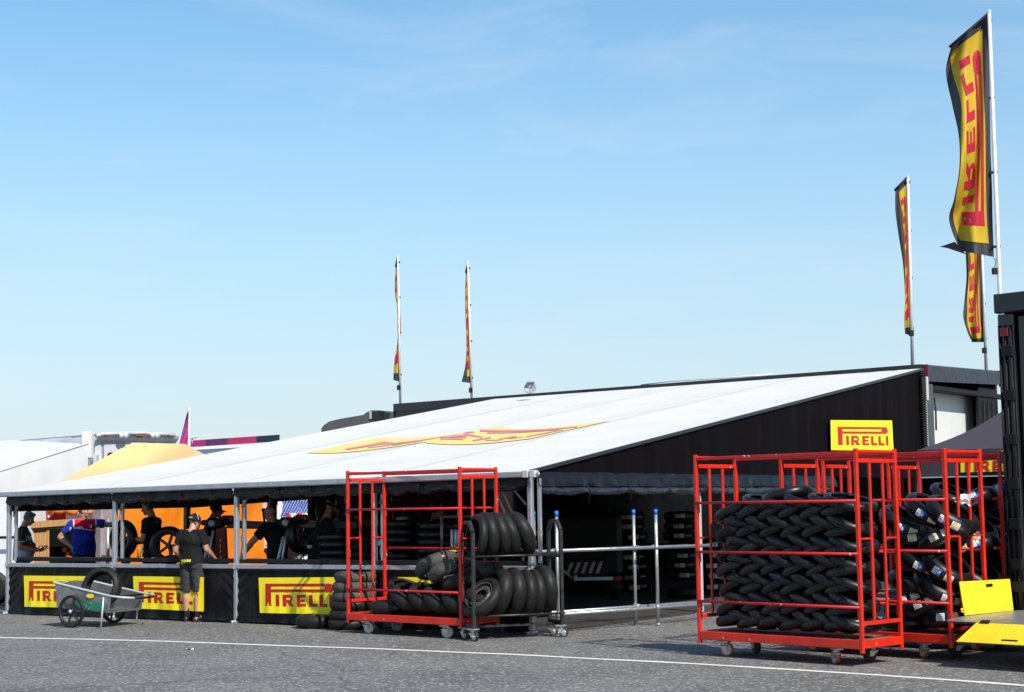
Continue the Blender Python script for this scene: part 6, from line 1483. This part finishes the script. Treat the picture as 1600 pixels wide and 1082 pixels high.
# ------------------------------------------------------------------ camera, sky, sun
cd=bpy.data.cameras.new('camera'); cam=bpy.data.objects.new('camera',cd); COL.objects.link(cam); SC.camera=cam
cd.sensor_width=36; cd.lens=FPX*36/1600; cd.clip_start=.2; cd.clip_end=2000
m=M((CR,CU,-_F)).transposed().to_4x4(); m.translation=CO; cam.matrix_world=m
hz=V((-.53,.848,0)).normalized(); EL=R(43)
ld=(hz*math.cos(EL)-V((0,0,math.sin(EL)))).normalized()
sd=bpy.data.lights.new('sun','SUN'); sd.energy=5.0; sd.angle=R(.53); sd.color=(1,.94,.86)
so=bpy.data.objects.new('sun',sd); COL.objects.link(so); so.rotation_euler=ld.to_track_quat('-Z','Y').to_euler(); so.location=(20,-20,30)
W=bpy.data.worlds.new('World'); SC.world=W; W.use_nodes=True; nt=W.node_tree; L=nt.links; bg=nt.nodes['Background']
sk=nd(nt,'ShaderNodeTexSky',sky_type='NISHITA',sun_disc=False,sun_elevation=EL,sun_rotation=math.atan2(-hz.x,-hz.y),air_density=1.0,dust_density=.3,ozone_density=1.2,altitude=0)
tc=nd(nt,'ShaderNodeTexCoord')
mp=nd(nt,'ShaderNodeMapping'); mp.inputs['Scale'].default_value=(1.2,1.2,5.5); mp.inputs['Rotation'].default_value=(0,R(12),0); L.new(tc.outputs['Generated'],mp.inputs[0])
nz=nd(nt,'ShaderNodeTexNoise',i_Scale=3.2,i_Detail=7,i_Roughness=.62); nz.inputs['Distortion'].default_value=.6; L.new(mp.outputs[0],nz.inputs['Vector'])
mr=nd(nt,'ShaderNodeMapRange',i_1=.48,i_2=.75,i_3=0,i_4=.24); L.new(nz.outputs[0],mr.inputs[0])
sz=nd(nt,'ShaderNodeSeparateXYZ'); L.new(tc.outputs['Generated'],sz.inputs[0])
hzr=nd(nt,'ShaderNodeMapRange',interpolation_type='SMOOTHSTEP',i_1=-.02,i_2=.34,i_3=.85,i_4=.16); L.new(sz.outputs[2],hzr.inputs[0])
hx=nd(nt,'ShaderNodeMix',data_type='RGBA'); hx.inputs[7].default_value=(4.35,5.42,6.4,1); hs=nd(nt,'ShaderNodeHueSaturation',i_0=.49,i_1=1.3,i_2=1.42); L.new(sk.outputs[0],hs.inputs['Color']); L.new(hs.outputs[0],hx.inputs[6]); L.new(hzr.outputs[0],hx.inputs[0])
mx=nd(nt,'ShaderNodeMix',data_type='RGBA'); mx.inputs[7].default_value=(6.6,7.0,7.6,1); L.new(hx.outputs[2],mx.inputs[6]); L.new(mr.outputs[0],mx.inputs[0])
L.new(mx.outputs[2],bg.inputs[0]); bg.inputs[1].default_value=.10
vs=SC.view_settings; vs.view_transform='Standard'; vs.look='None'; vs.exposure=.3; vs.gamma=1; vs.use_curve_mapping=False
